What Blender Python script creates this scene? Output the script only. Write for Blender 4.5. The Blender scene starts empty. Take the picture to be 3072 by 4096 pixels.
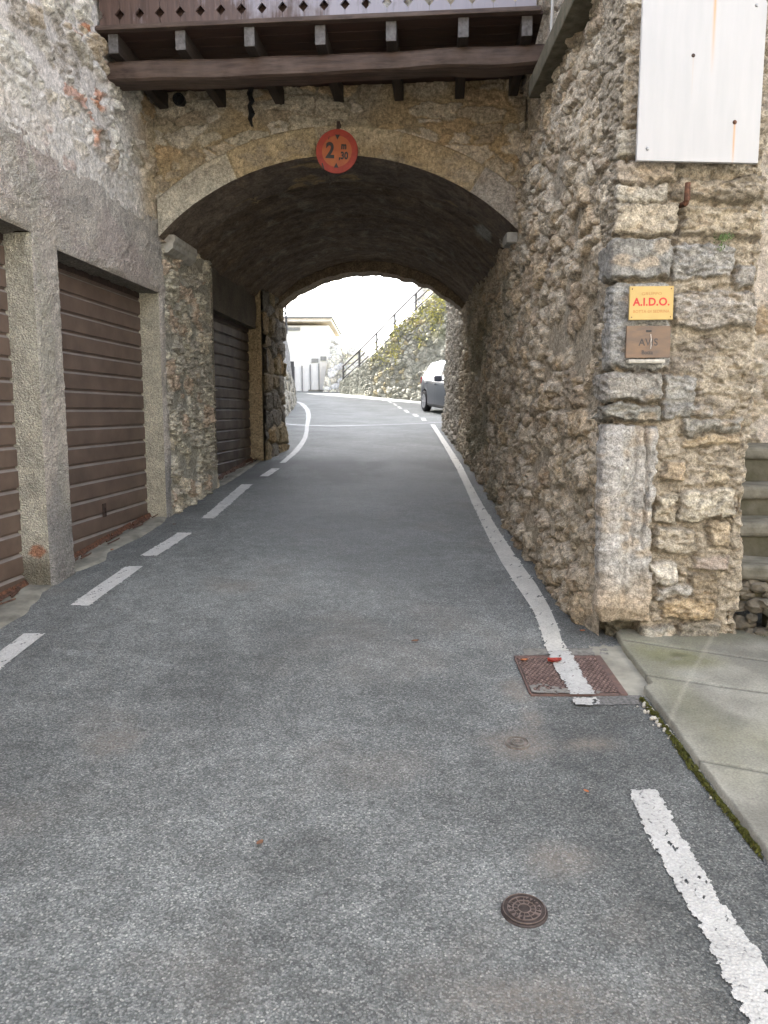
import bpy, bmesh, math, random
import numpy as np
from mathutils import Matrix, Vector

random.seed(5)
C = bpy.context.scene
COL = C.collection
R = math.radians

# ------------------------------------------------------------------ noise
def _h(ix, iy, seed):
    n = (ix.astype(np.int64) * 374761393 + iy.astype(np.int64) * 668265263 + seed * 1274126177) & 0xFFFFFFFF
    n = ((n ^ (n >> 13)) * 1274126177) & 0xFFFFFFFF
    n = ((n ^ (n >> 16)) * 2246822519) & 0xFFFFFFFF
    n = n ^ (n >> 15)
    return (n & 0xFFFFFF).astype(np.float64) / float(0x1000000)

def vn(x, y, seed=0):
    ix = np.floor(x); iy = np.floor(y)
    fx = x - ix; fy = y - iy
    fx = fx * fx * fx * (fx * (fx * 6 - 15) + 10); fy = fy * fy * fy * (fy * (fy * 6 - 15) + 10)
    a = _h(ix, iy, seed); b = _h(ix + 1, iy, seed); c = _h(ix, iy + 1, seed); d = _h(ix + 1, iy + 1, seed)
    return (a * (1 - fx) + b * fx) * (1 - fy) + (c * (1 - fx) + d * fx) * fy

def fbm(x, y, o=4, seed=0, gain=.5):
    s = 0.; amp = 1.; t = 0.
    for i in range(o):
        # turn each octave so that lattice lines do not align
        ca, sa = math.cos(.6 * i + .3), math.sin(.6 * i + .3)
        s = s + amp * vn((x * ca - y * sa) * 2 ** i + 17.3 * i, (x * sa + y * ca) * 2 ** i + 9.1 * i, seed + i)
        t += amp; amp *= gain
    return s / t

def ridge(x, y, o=3, seed=0):
    s = 0.; amp = 1.; t = 0.
    for i in range(o):
        ca, sa = math.cos(.8 * i + .5), math.sin(.8 * i + .5)
        n = vn((x * ca - y * sa) * 2 ** i + 5.7 * i, (x * sa + y * ca) * 2 ** i + 3.1 * i, seed + i)
        s = s + amp * (1 - np.abs(2 * n - 1)); t += amp; amp *= .55
    return s / t

def sm(a, b, x):
    t = np.clip((x - a) / (b - a), 0, 1)
    return t * t * (3 - 2 * t)

def stones(a, b, cw, ch, seed, jit=.8, warp=.3, p=2.3, wvar=.35):
    """Rubble layout: distance to the joint, four random numbers per stone and the offset from its middle."""
    a0 = a + warp * cw * 2 * (fbm(a / cw * .9, b / ch * .9, 3, seed + 50) - .5)
    b0 = b + warp * ch * 2 * (fbm(a / cw * .9, b / ch * .9, 3, seed + 80) - .5)
    j = np.floor(b0 / ch)
    F1 = np.full(a.shape, 9.); F2 = np.full(a.shape, 9.)
    hs = [np.zeros(a.shape) for _ in range(4)]; DX = np.zeros(a.shape); DY = np.zeros(a.shape)
    for dj in (-1, 0, 1):
        row = j + dj
        sh = _h(row, row * 0, seed + 7)
        i = np.floor(a0 / cw + sh)
        for di in (-1, 0, 1):
            c = i + di
            px = (c + .5 + jit * (_h(c, row, seed + 1) - .5) - sh) * cw
            py = (row + .5 + jit * .8 * (_h(c, row, seed + 2) - .5)) * ch
            dx = (a0 - px) / cw; dy = (b0 - py) / ch
            d = (np.abs(dx) ** p + np.abs(dy) ** p) ** (1 / p) - wvar * (_h(c, row, seed + 3) - .5)
            n1 = d < F1
            F2 = np.where(n1, F1, np.minimum(F2, d))
            for k in range(4):
                hs[k] = np.where(n1, _h(c, row, seed + 11 + k), hs[k])
            DX = np.where(n1, dx, DX); DY = np.where(n1, dy, DY)
            F1 = np.where(n1, d, F1)
    return F2 - F1, hs, DX, DY

def pick(pal, h):
    pal = np.array(pal, float)
    return pal[np.clip((h * len(pal)).astype(int), 0, len(pal) - 1)]

# ------------------------------------------------------------------ the lie of the land
_gy = np.arange(-300, 400, .05)
def _sl(Y):
    s = .075 + (.057 - .075) * np.clip((Y - 11) / 2, 0, 1)
    s = np.where(Y > 20, .057 + (.082 - .057) * np.clip((Y - 22.5) / 2, 0, 1), s)
    s = np.where(Y > 40, .082 * np.clip((55 - Y) / 15, 0, 1), s)
    return np.where(Y < -10, .075 * np.clip((Y + 20) / 10, 0, 1), s)
_gz = np.cumsum(_sl(_gy - .025) * .05); _gz -= np.interp(0, _gy, _gz)
def g(Y):
    return np.interp(Y, _gy, _gz)

O = np.array([-2.03, 7.13]); V_ = np.array([.0728, .99735]); U_ = np.array([.99735, -.0728])
def LF(s, off, z):            # left frontage: along the street, out from the wall, up
    s = np.asarray(s, float); off = np.asarray(off, float); z = np.asarray(z, float)
    s, off, z = np.broadcast_arrays(s, off, z)
    return np.stack([O[0] + V_[0] * s + U_[0] * off, O[1] + V_[1] * s + U_[1] * off, z], -1)
def FF(u, w, z):              # front of the house over the arch: across, out towards the street, up
    return LF(-np.asarray(w, float), u, z)

# ------------------------------------------------------------------ objects
ORG = {}
def tag(o, label=None, cat=None, group=None, kind=None):
    if label: o['label'] = label
    if cat: o['category'] = cat
    if group: o['group'] = group
    if kind: o['kind'] = kind
    return o
def thing(name, label, cat, loc=(0, 0, 0), group=None, rot=(0, 0, 0), kind=None, local=False):
    o = bpy.data.objects.new(name, None); COL.objects.link(o)
    o.location = loc; o.rotation_euler = rot; o.empty_display_size = .2
    ORG[o.name] = np.zeros(3) if local else np.array(loc, float)
    return tag(o, label, cat, group, kind)

def mk(name, V, F, mat, parent=None, smooth=False, col=None, loc=None):
    """One mesh object. V is in world coordinates (or local ones under a 'local' thing)."""
    V = np.asarray(V, float).reshape(-1, 3)
    if parent is not None: org = ORG[parent.name]
    else: org = np.array(loc if loc is not None else (0, 0, 0), float)
    me = bpy.data.meshes.new(name)
    V = V - org
    if isinstance(F, np.ndarray):
        n, k = F.shape
        me.vertices.add(len(V)); me.vertices.foreach_set('co', V.astype(np.float32).ravel())
        me.loops.add(n * k); me.loops.foreach_set('vertex_index', F.astype(np.int32).ravel())
        me.polygons.add(n); me.polygons.foreach_set('loop_start', np.arange(0, n * k, k, dtype=np.int32))
        me.polygons.foreach_set('loop_total', np.full(n, k, np.int32))
        me.update(calc_edges=True)
    else:
        me.from_pydata(V.tolist(), [], [list(map(int, f)) for f in F])
    me.polygons.foreach_set('use_smooth', np.full(len(me.polygons), bool(smooth)))
    if col is not None:
        ca = me.color_attributes.new('Col', 'FLOAT_COLOR', 'POINT')
        c = np.ones((len(V), 4), np.float32); c[:, :3] = np.clip(np.asarray(col).reshape(-1, 3), .004, .95)
        ca.data.foreach_set('color', c.ravel())
    me.validate()
    for m in (mat if isinstance(mat, (list, tuple)) else [mat]): me.materials.append(m)
    o = bpy.data.objects.new(name, me); COL.objects.link(o)
    if parent is not None:
        o.parent = parent; ORG[o.name] = org
    else:
        o.location = tuple(org); ORG[o.name] = org
    return o

def grid_faces(n, m, keep=None, flip=False):
    idx = np.arange(n * m).reshape(n, m)
    q = np.stack([idx[:-1, :-1], idx[1:, :-1], idx[1:, 1:], idx[:-1, 1:]], -1)
    if flip: q = q[..., ::-1]
    q = q.reshape(-1, 4)
    return q if keep is None else q[keep.reshape(-1)]

def sheet(name, P, mat, parent=None, col=None, keep=None, flip=False, smooth=True, loc=None):
    n, m = P.shape[:2]
    F = grid_faces(n, m, keep, flip); V = P.reshape(-1, 3); c = None if col is None else col.reshape(-1, 3)
    if keep is not None:
        used = np.unique(F); re = np.full(len(V), -1); re[used] = np.arange(len(used))
        V = V[used]; F = re[F]; c = None if c is None else c[used]
    return mk(name, V, F, mat, parent, smooth, c, loc)

class MB:
    """Collects simple solids into one mesh."""
    def __init__(s): s.v = []; s.f = []
    def add(s, V, F):
        k = len(s.v); s.v += [tuple(map(float, p)) for p in V]; s.f += [[i + k for i in f] for f in F]; return s
    def bm(s, b, f=None):
        b.verts.ensure_lookup_table(); b.verts.index_update()
        V = [tuple(v.co) for v in b.verts]
        if f is not None:
            A = np.array(V); V = f(A[:, 0], A[:, 1], A[:, 2])
        s.add(V, [[v.index for v in q.verts] for q in b.faces]); b.free(); return s
    def box(s, a0, a1, b0, b1, c0, c1, f=None, bev=0., seg=2):
        b = bmesh.new(); bmesh.ops.create_cube(b, size=1)
        for v in b.verts:
            v.co = ((a0 + a1) / 2 + v.co.x * (a1 - a0), (b0 + b1) / 2 + v.co.y * (b1 - b0), (c0 + c1) / 2 + v.co.z * (c1 - c0))
        if bev: bmesh.ops.bevel(b, geom=list(b.edges), offset=bev, segments=seg, profile=.6, affect='EDGES')
        return s.bm(b, f)
    def tube(s, pts, r, n=8, caps=True):
        pts = [Vector(p) for p in pts]; rings = []; base = len(s.v)
        for i, p in enumerate(pts):
            d = (pts[min(i + 1, len(pts) - 1)] - pts[max(i - 1, 0)]).normalized()
            up = Vector((0, 0, 1)) if abs(d.z) < .9 else Vector((1, 0, 0))
            x = d.cross(up).normalized(); y = d.cross(x).normalized()
            rr = r[i] if isinstance(r, (list, tuple)) else r
            for k in range(n):
                t = 2 * math.pi * k / n
                s.v.append(tuple(p + x * (rr * math.cos(t)) + y * (rr * math.sin(t))))
        for i in range(len(pts) - 1):
            for k in range(n):
                a = base + i * n + k; b = base + i * n + (k + 1) % n
                s.f.append([a, b, b + n, a + n])
        if caps:
            s.f.append([base + k for k in range(n)][::-1]); s.f.append([base + (len(pts) - 1) * n + k for k in range(n)])
        return s
    def prism(s, poly, d0, d1, f):
        """Outline poly [(a, b)] pushed from depth d0 to d1; f(a, d, b) gives the point."""
        n = len(poly); base = len(s.v)
        for d in (d0, d1):
            for a, b in poly: s.v.append(tuple(np.asarray(f(a, d, b), float)))
        s.f.append([base + i for i in range(n)]); s.f.append([base + n + i for i in range(n)][::-1])
        for i in range(n):
            j = (i + 1) % n; s.f.append([base + i, base + n + i, base + n + j, base + j])
        return s
    def lathe(s, prof, c=(0, 0, 0), n=32, axis='z'):
        base = len(s.v); m = len(prof)
        for k in range(n):
            t = 2 * math.pi * k / n
            for r, h in prof:
                p = (r * math.cos(t), r * math.sin(t), h)
                if axis == 'y': p = (p[0], h, p[1])
                s.v.append((c[0] + p[0], c[1] + p[1], c[2] + p[2]))
        for k in range(n):
            for i in range(m - 1):
                a = base + k * m + i; b = base + ((k + 1) % n) * m + i
                s.f.append([a, b, b + 1, a + 1])
        return s
    def build(s, name, mat, parent=None, smooth=False, loc=None):
        o = mk(name, s.v, s.f, mat, parent, smooth, None, loc)
        b = bmesh.new(); b.from_mesh(o.data); bmesh.ops.recalc_face_normals(b, faces=b.faces); b.to_mesh(o.data); b.free()
        return o

def text_geo(txt, size, depth=.002, bold=0., space=1.):
    cu = bpy.data.curves.new('lettering', 'FONT'); cu.body = txt; cu.size = size; cu.extrude = depth / 2
    cu.align_x = 'CENTER'; cu.align_y = 'CENTER'; cu.offset = bold; cu.space_character = space; cu.resolution_u = 4
    o = bpy.data.objects.new('lettering_source', cu); COL.objects.link(o)
    bpy.context.view_layer.update()
    me = bpy.data.meshes.new_from_object(o.evaluated_get(bpy.context.evaluated_depsgraph_get()))
    V = [tuple(v.co) for v in me.vertices]; F = [list(p.vertices) for p in me.polygons]
    bpy.data.objects.remove(o); bpy.data.curves.remove(cu); bpy.data.meshes.remove(me)
    return np.array(V), F

# ------------------------------------------------------------------ materials
def new_mat(name):
    m = bpy.data.materials.new(name); m.use_nodes = True
    nt = m.node_tree; b = nt.nodes['Principled BSDF']
    return m, nt, b
def N(nt, t, **kw):
    n = nt.nodes.new(t)
    for k, v in kw.items():
        if k.startswith('i_'): n.inputs[k[2:].replace('_', ' ')].default_value = v
        else: setattr(n, k, v)
    return n
def noise(nt, co, scale, detail=4, rough=.55, dist=0.):
    n = N(nt, 'ShaderNodeTexNoise'); n.inputs['Scale'].default_value = scale; n.inputs['Detail'].default_value = detail
    n.inputs['Roughness'].default_value = rough; n.inputs['Distortion'].default_value = dist
    nt.links.new(co, n.inputs['Vector']); return n.outputs['Fac']
def ramp(nt, f, stops):
    r = N(nt, 'ShaderNodeValToRGB'); e = r.color_ramp.elements
    while len(e) < len(stops): e.new(.5)
    for q, (p, c) in zip(e, stops):
        q.position = p; q.color = (c[0], c[1], c[2], 1) if isinstance(c, (tuple, list)) else (c, c, c, 1)
    nt.links.new(f, r.inputs[0]); return r.outputs[0]
def mix(nt, mode, f, a, b):
    m = N(nt, 'ShaderNodeMix', data_type='RGBA', blend_type=mode)
    for k, v in ((0, f), (6, a), (7, b)):
        s = m.inputs[k]
        if hasattr(v, 'links'): nt.links.new(v, s)
        elif isinstance(v, (int, float)): s.default_value = v if k == 0 else (v, v, v, 1)
        else: s.default_value = (v[0], v[1], v[2], 1)
    return m.outputs[2]
def mth(nt, op, a, b=None, c=None):
    m = N(nt, 'ShaderNodeMath', operation=op)
    for s, v in zip(m.inputs, (a, b, c)):
        if v is None: continue
        if hasattr(v, 'links'): nt.links.new(v, s)
        else: s.default_value = v
    return m.outputs[0]
def objco(nt, stretch=None):
    t = N(nt, 'ShaderNodeTexCoord').outputs['Object']
    if stretch:
        mp = N(nt, 'ShaderNodeMapping'); mp.inputs['Scale'].default_value = stretch; nt.links.new(t, mp.inputs[0]); return mp.outputs[0]
    return t
def bump(nt, b, h, dist, strength=1.):
    n = N(nt, 'ShaderNodeBump'); n.inputs['Distance'].default_value = dist; n.inputs['Strength'].default_value = strength
    nt.links.new(h, n.inputs['Height']); nt.links.new(n.outputs[0], b.inputs['Normal'])

def attr_mat(name, s1, s2, lo=.7, hi=1.3, bd=.006, rough=.85, pit=0.):
    """Masonry: the stone colours stored on the mesh, mottled, with fine relief."""
    m, nt, b = new_mat(name); co = objco(nt)
    at = N(nt, 'ShaderNodeAttribute', attribute_name='Col').outputs['Color']
    n1 = noise(nt, co, s1, 5, .65); n2 = noise(nt, co, s2, 4, .7)
    k = ramp(nt, n1, [(.33, lo), (.66, hi)]); k2 = ramp(nt, n2, [(.36, lo * 1.1), (.64, hi * .95)])
    c = mix(nt, 'MULTIPLY', 1., mix(nt, 'MULTIPLY', 1., at, k), k2)
    nt.links.new(c, b.inputs['Base Color']); b.inputs['Roughness'].default_value = rough
    b.inputs['Specular IOR Level'].default_value = .25
    h = mth(nt, 'ADD', mth(nt, 'MULTIPLY', n1, 1.), mth(nt, 'MULTIPLY', n2, .6))
    if pit:
        v = N(nt, 'ShaderNodeTexVoronoi'); v.inputs['Scale'].default_value = pit; nt.links.new(co, v.inputs['Vector'])
        h = mth(nt, 'ADD', h, mth(nt, 'MULTIPLY', v.outputs['Distance'], .8))
    bump(nt, b, h, bd); return m

def plain(name, col, rough=.6, var=.15, scale=12, metal=0., bd=0., stretch=None, spec=.4, col2=None):
    m, nt, b = new_mat(name); co = objco(nt, stretch)
    n = noise(nt, co, scale, 6, .6)
    c2 = col2 or tuple(max(0, x * (1 - 2 * var)) for x in col)
    c1 = tuple(min(1, x * (1 + var)) for x in col)
    nt.links.new(ramp(nt, n, [(.3, c2), (.68, c1)]), b.inputs['Base Color'])
    b.inputs['Roughness'].default_value = rough; b.inputs['Metallic'].default_value = metal; b.inputs['Specular IOR Level'].default_value = spec
    if bd: bump(nt, b, noise(nt, co, scale * 4, 5, .6), bd)
    return m

def wood(name, dark, light, grain, rough=.55, pale=None, paleamt=.5, axis='x', drift=0.):
    st = {'x': (1.2, 14, 14), 'y': (14, 1.2, 14), 'z': (14, 14, 1.2)}[axis]
    m, nt, b = new_mat(name); co = objco(nt, st); c0 = objco(nt)
    n = noise(nt, co, grain, 6, .65, .3); n2 = noise(nt, c0, 3.5, 5, .6)
    c = ramp(nt, n, [(.3, dark), (.7, light)])
    if pale:
        f = mth(nt, 'ADD', mth(nt, 'MULTIPLY', n2, .7), mth(nt, 'MULTIPLY', n, .3))
        if drift:      # one end paler: weathering, and sky sheen put into the colour
            sx = N(nt, 'ShaderNodeSeparateXYZ'); nt.links.new(c0, sx.inputs[0]); f = mth(nt, 'ADD', f, mth(nt, 'MULTIPLY', sx.outputs['X'], drift))
        c = mix(nt, 'MIX', ramp(nt, f, [(.5 - .18 * paleamt, 0.), (.62 - .1 * paleamt, paleamt)]), c, pale)
    nt.links.new(c, b.inputs['Base Color']); b.inputs['Roughness'].default_value = rough
    bump(nt, b, n, .004); return m

M = {}
M['rubble'] = attr_mat('rubble_stone', 36, 120, .58, 1.46, .015)
M['rubble_pale'] = attr_mat('pale_rubble_stone', 34, 110, .64, 1.36, .012)
M['ashlar'] = attr_mat('dressed_stone', 38, 120, .58, 1.42, .012)
M['render'] = attr_mat('roughcast_render', 70, 150, .66, 1.26, .022, pit=95)
M['vault'] = attr_mat('vault_plaster', 9, 45, .6, 1.4, .012)
M['far_stone'] = attr_mat('far_rubble', 6, 25, .6, 1.4, .02)
M['shutter'] = plain('brown_painted_metal', (.128, .090, .070), .5, .16, 5, bd=.0006, spec=.5)
M['dusty_paint'] = plain('dusty_brown_paint', (.24, .212, .195), .6, .12, 6)
M['shutter_dusty'] = plain('dusty_brown_metal', (.115, .095, .082), .6, .35, 4, spec=.35, col2=(.055, .038, .03))
M['dark_metal'] = plain('dark_rusted_metal', (.05, .032, .026), .7, .3, 30)
M['rust'] = plain('rusty_iron', (.13, .06, .035), .8, .4, 40, bd=.002)
M['beam'] = wood('old_brown_beam', (.03, .017, .012), (.085, .052, .038), 3, .65, pale=(.14, .105, .085), paleamt=.4)
M['joist'] = wood('dark_joist_wood', (.018, .013, .010), (.045, .032, .025), 4, .7, axis='y')
M['joist_end'] = plain('lit_weathered_joist_end', (.13, .125, .125), .7, .3, 30, bd=.002, col2=(.06, .055, .052))
M['floor'] = wood('dark_floor_boards', (.03, .013, .009), (.06, .03, .02), 4, .7)
M['plank'] = wood('weathered_sheen_plank', (.055, .033, .026), (.115, .072, .058), 3, .42, pale=(.34, .335, .39), paleamt=.7, axis='z', drift=.16)
M['concrete'] = plain('grey_concrete', (.27, .26, .215), .85, .25, 6, bd=.003)
M['asphalt_lip'] = plain('dusty_asphalt_lip', (.16, .158, .15), .9, .3, 70, bd=.004)
M['concrete_dark'] = plain('road_concrete', (.20, .195, .175), .9, .25, 40, bd=.003)
M['tread'] = plain('worn_stone_tread', (.175, .165, .135), .8, .3, 9, bd=.004, col2=(.075, .072, .05))
M['riser'] = plain('mossy_riser_stone', (.105, .098, .075), .9, .3, 7, bd=.004, col2=(.055, .052, .025))
M['white_board'] = None
M['black'] = plain('black_paint', (.015, .015, .017), .5, .1)
M['cast_iron'] = plain('cast_iron', (.055, .042, .038), .55, .25, 60, metal=.3, bd=.0008)
M['worn_iron'] = plain('worn_iron', (.22, .175, .155), .45, .2, 60, metal=.5)
M['cover_red'] = plain('red_oxide_iron', (.125, .075, .063), .7, .3, 25, bd=.0015, col2=(.085, .06, .052))
M['steel'] = plain('galvanised_steel', (.3, .31, .32), .45, .15, 30, metal=.7)
M['rail_paint'] = plain('grey_railing_paint', (.075, .075, .078), .6, .15)
M['white_wall'] = plain('white_plaster', (.90, .89, .87), .9, .03, 3)
M['tile'] = plain('terracotta_tiles', (.45, .22, .13), .85, .25, 9, bd=.01)
M['pale_band'] = plain('pale_pink_band', (.86, .77, .70), .9, .1, 3)
M['dark_glass'] = plain('dark_window_glass', (.03, .035, .04), .1, .1, spec=.5)
M['far_grey'] = plain('flare_washed_grey', (.30, .30, .30), .7, .1)  # far windows and posts greyed, the wash of flare put into their colour
M['ochre_wall'] = plain('ochre_house_wall', (.27, .235, .18), .9, .12, 1.2, bd=.004)
M['masonry_core'] = plain('inner_masonry', (.16, .14, .11), .9, .3, 5)
M['house_wall'] = plain('plastered_house_wall', (.60, .59, .56), .9, .08, 1.2, bd=.004)
M['leaf_red'] = plain('dry_red_leaf', (.36, .045, .03), .6, .3, 60)
M['leaf_orange'] = plain('dry_orange_leaf', (.42, .15, .06), .6, .3, 60)
M['leaf_brown'] = plain('dry_brown_leaf', (.2, .1, .055), .7, .3, 60)
M['green_leaf'] = plain('small_green_leaf', (.10, .16, .045), .6, .3, 40)
M['veg'] = plain('wall_vegetation', (.40, .37, .10), .8, .35, 2, col2=(.25, .24, .08))
M['moss'] = plain('moss', (.085, .088, .014), .95, .5, 60, bd=.004, col2=(.035, .035, .008))
M['chip'] = plain('pale_stone_chips', (.5, .48, .42), .85, .2, 30, bd=.004)
M['cable'] = plain('pale_cable', (.5, .5, .48), .6, .05)

def white_board_mat():
    m, nt, b = new_mat('white_enamelled_board'); co = objco(nt)
    s = N(nt, 'ShaderNodeSeparateXYZ'); nt.links.new(co, s.inputs[0])
    def streak(x0, w, z0, z1, fall):   # rust run below a bolt: sharp in x, washed out downwards
        dx = mth(nt, 'ABSOLUTE', mth(nt, 'SUBTRACT', s.outputs['X'], x0))
        a = mth(nt, 'SMOOTH_MIN', 1., mth(nt, 'DIVIDE', dx, w), .1)
        a = mth(nt, 'MAXIMUM', mth(nt, 'SUBTRACT', 1., a), 0.)
        up = mth(nt, 'LESS_THAN', s.outputs['Z'], z1)
        f = mth(nt, 'MAXIMUM', mth(nt, 'DIVIDE', mth(nt, 'SUBTRACT', s.outputs['Z'], z0), fall), 0.)
        return mth(nt, 'MULTIPLY', mth(nt, 'MULTIPLY', a, up), mth(nt, 'MINIMUM', f, 1.))
    n = noise(nt, objco(nt, (60, 60, 2)), 1.5, 3)
    k = mth(nt, 'ADD', streak(.338, .011, .38, .8, .3), streak(.46, .008, -.05, .178, .12))
    k = mth(nt, 'ADD', k, mth(nt, 'MULTIPLY', streak(.248, .005, .26, .475, .2), .25))
    k = mth(nt, 'MULTIPLY', k, mth(nt, 'ADD', n, .35))
    base = ramp(nt, noise(nt, objco(nt, (8, 8, 1)), 3, 4), [(.3, (.40, .405, .412)), (.7, (.435, .437, .442))])
    nt.links.new(mix(nt, 'MIX', k, base, (.5, .27, .10)), b.inputs['Base Color']); b.inputs['Roughness'].default_value = .4
    return m
M['white_board'] = white_board_mat()

def asphalt_mat():
    m, nt, b = new_mat('asphalt'); co = objco(nt)
    at = N(nt, 'ShaderNodeAttribute', attribute_name='Col')
    sp = N(nt, 'ShaderNodeSeparateColor'); nt.links.new(at.outputs['Color'], sp.inputs[0])
    v = N(nt, 'ShaderNodeTexVoronoi'); v.inputs['Scale'].default_value = 185; nt.links.new(co, v.inputs['Vector'])
    cs = N(nt, 'ShaderNodeSeparateColor'); nt.links.new(v.outputs['Color'], cs.inputs[0])
    stone = ramp(nt, cs.outputs[0], [(0., (.094, .102, .099)), (.42, (.163, .174, .170)), (.72, (.218, .230, .222)), (.9, (.28, .29, .278)), (.97, (.34, .347, .328)), (1., (.42, .42, .39))])
    gap = ramp(nt, v.outputs['Distance'], [(.35, 1.), (.85, .64)])
    c = mix(nt, 'MULTIPLY', 1., stone, gap)
    # fresh patches hide the stones under bitumen
    n1 = noise(nt, co, 1.3, 5, .6); n2 = noise(nt, co, 9, 5, .65)
    c = mix(nt, 'MULTIPLY', 1., c, ramp(nt, n1, [(.3, .78), (.7, 1.2)]))
    c = mix(nt, 'MULTIPLY', 1., c, ramp(nt, n2, [(.32, .76), (.68, 1.2)]))
    c = mix(nt, 'MULTIPLY', 1., c, mth(nt, 'MULTIPLY', sp.outputs[0], 2.))
    dust = mth(nt, 'MULTIPLY', sp.outputs[1], ramp(nt, noise(nt, co, 60, 3), [(.35, .35), (.62, 1.)]))
    c = mix(nt, 'MIX', dust, c, (.235, .20, .165))
    nt.links.new(c, b.inputs['Base Color'])
    nt.links.new(ramp(nt, n2, [(.3, .66), (.7, .82)]), b.inputs['Roughness'])
    b.inputs['Specular IOR Level'].default_value = .3
    h = mth(nt, 'ADD', mth(nt, 'MULTIPLY', v.outputs['Distance'], -.8), mth(nt, 'MULTIPLY', noise(nt, co, 300, 3), .3))
    bump(nt, b, h, .006, .9); return m
M['asphalt'] = asphalt_mat()

def paint_mat(name, col, wear):
    m, nt, b = new_mat(name); co = objco(nt)
    n = noise(nt, co, 55, 5, .7); n2 = noise(nt, co, 7, 4, .6)
    c = ramp(nt, n2, [(.3, tuple(x * .8 for x in col)), (.7, col)])
    c = mix(nt, 'MULTIPLY', 1., c, ramp(nt, n, [(.3, .78), (.6, 1.)]))
    v = N(nt, 'ShaderNodeTexVoronoi'); v.inputs['Scale'].default_value = 120; nt.links.new(co, v.inputs['Vector'])
    c = mix(nt, 'MULTIPLY', 1., c, ramp(nt, v.outputs['Distance'], [(.4, 1.), (.8, .86)]))
    k = ramp(nt, mth(nt, 'ADD', mth(nt, 'MULTIPLY', n, .6), mth(nt, 'ADD', mth(nt, 'MULTIPLY', n2, .25), mth(nt, 'MULTIPLY', v.outputs['Distance'], -.22))), [(wear - .25, 1.), (wear - .19, 0.)])
    nt.links.new(mix(nt, 'MIX', k, c, (.13, .13, .13)), b.inputs['Base Color']); b.inputs['Roughness'].default_value = .65
    bump(nt, b, mth(nt, 'SUBTRACT', noise(nt, co, 140, 4, .7), mth(nt, 'MULTIPLY', v.outputs['Distance'], .9)), .006, .9); return m
M['paint'] = paint_mat('road_paint', (.60, .60, .575), .40)
M['paint_lifted'] = paint_mat('brightened_road_paint', (.78, .78, .75), .34)  # same paint lightened, making up in colour for the dim left side
M['paint_dull'] = paint_mat('worn_road_paint', (.72, .71, .65), .33)

def slab_mat():
    m, nt, b = new_mat('pavement_slab'); co = objco(nt)
    at = N(nt, 'ShaderNodeAttribute', attribute_name='Col').outputs['Color']
    n = noise(nt, co, 4, 6, .65); n2 = noise(nt, co, 120, 3, .6)
    c = mix(nt, 'MULTIPLY', 1., at, ramp(nt, n, [(.3, .74), (.7, 1.22)]))
    c = mix(nt, 'MULTIPLY', 1., c, ramp(nt, n2, [(.3, .74), (.7, 1.2)]))
    nt.links.new(c, b.inputs['Base Color']); b.inputs['Roughness'].default_value = .75
    bump(nt, b, n2, .002); return m
M['slab'] = slab_mat()

# ------------------------------------------------------------------ palettes (linear)
TAN = [(.54, .46, .325), (.49, .42, .30), (.57, .49, .355), (.41, .34, .24), (.54, .40, .22), (.61, .54, .41), (.33, .27, .19), (.43, .325, .21), (.51, .45, .345), (.56, .49, .37)]
PALE = [(.50, .48, .43), (.54, .52, .47), (.44, .42, .37), (.37, .34, .28), (.56, .53, .46), (.40, .33, .24), (.48, .46, .43), (.33, .30, .26), (.52, .47, .38)]
GREYST = [(.45, .42, .335), (.49, .455, .37), (.39, .36, .28), (.53, .475, .37), (.43, .345, .26), (.36, .33, .27)]
BRICK = [(.40, .17, .09), (.44, .22, .13), (.36, .16, .10)]

def lerp3(c0, c1, t):
    return np.asarray(c0) * (1 - t[..., None]) + np.asarray(c1) * t[..., None]

def chips(a, b, w, seed):
    """Broken facets: every small cell has its own height and tilt."""
    e, h, dx, dy = stones(a, b, w, w * .62, seed, .95, .4, 2., .4)
    return (h[0] - .5) * .7 + (h[1] - .5) * dx * 1.7 + (h[2] - .5) * dy * 1.7

def jag(a, b, k, seed):
    return a + k * 2 * (fbm(a / .035, b / .035, 3, seed) - .5), b + k * 2 * (fbm(a / .035 + 9, b / .035, 3, seed + 1) - .5)

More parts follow.
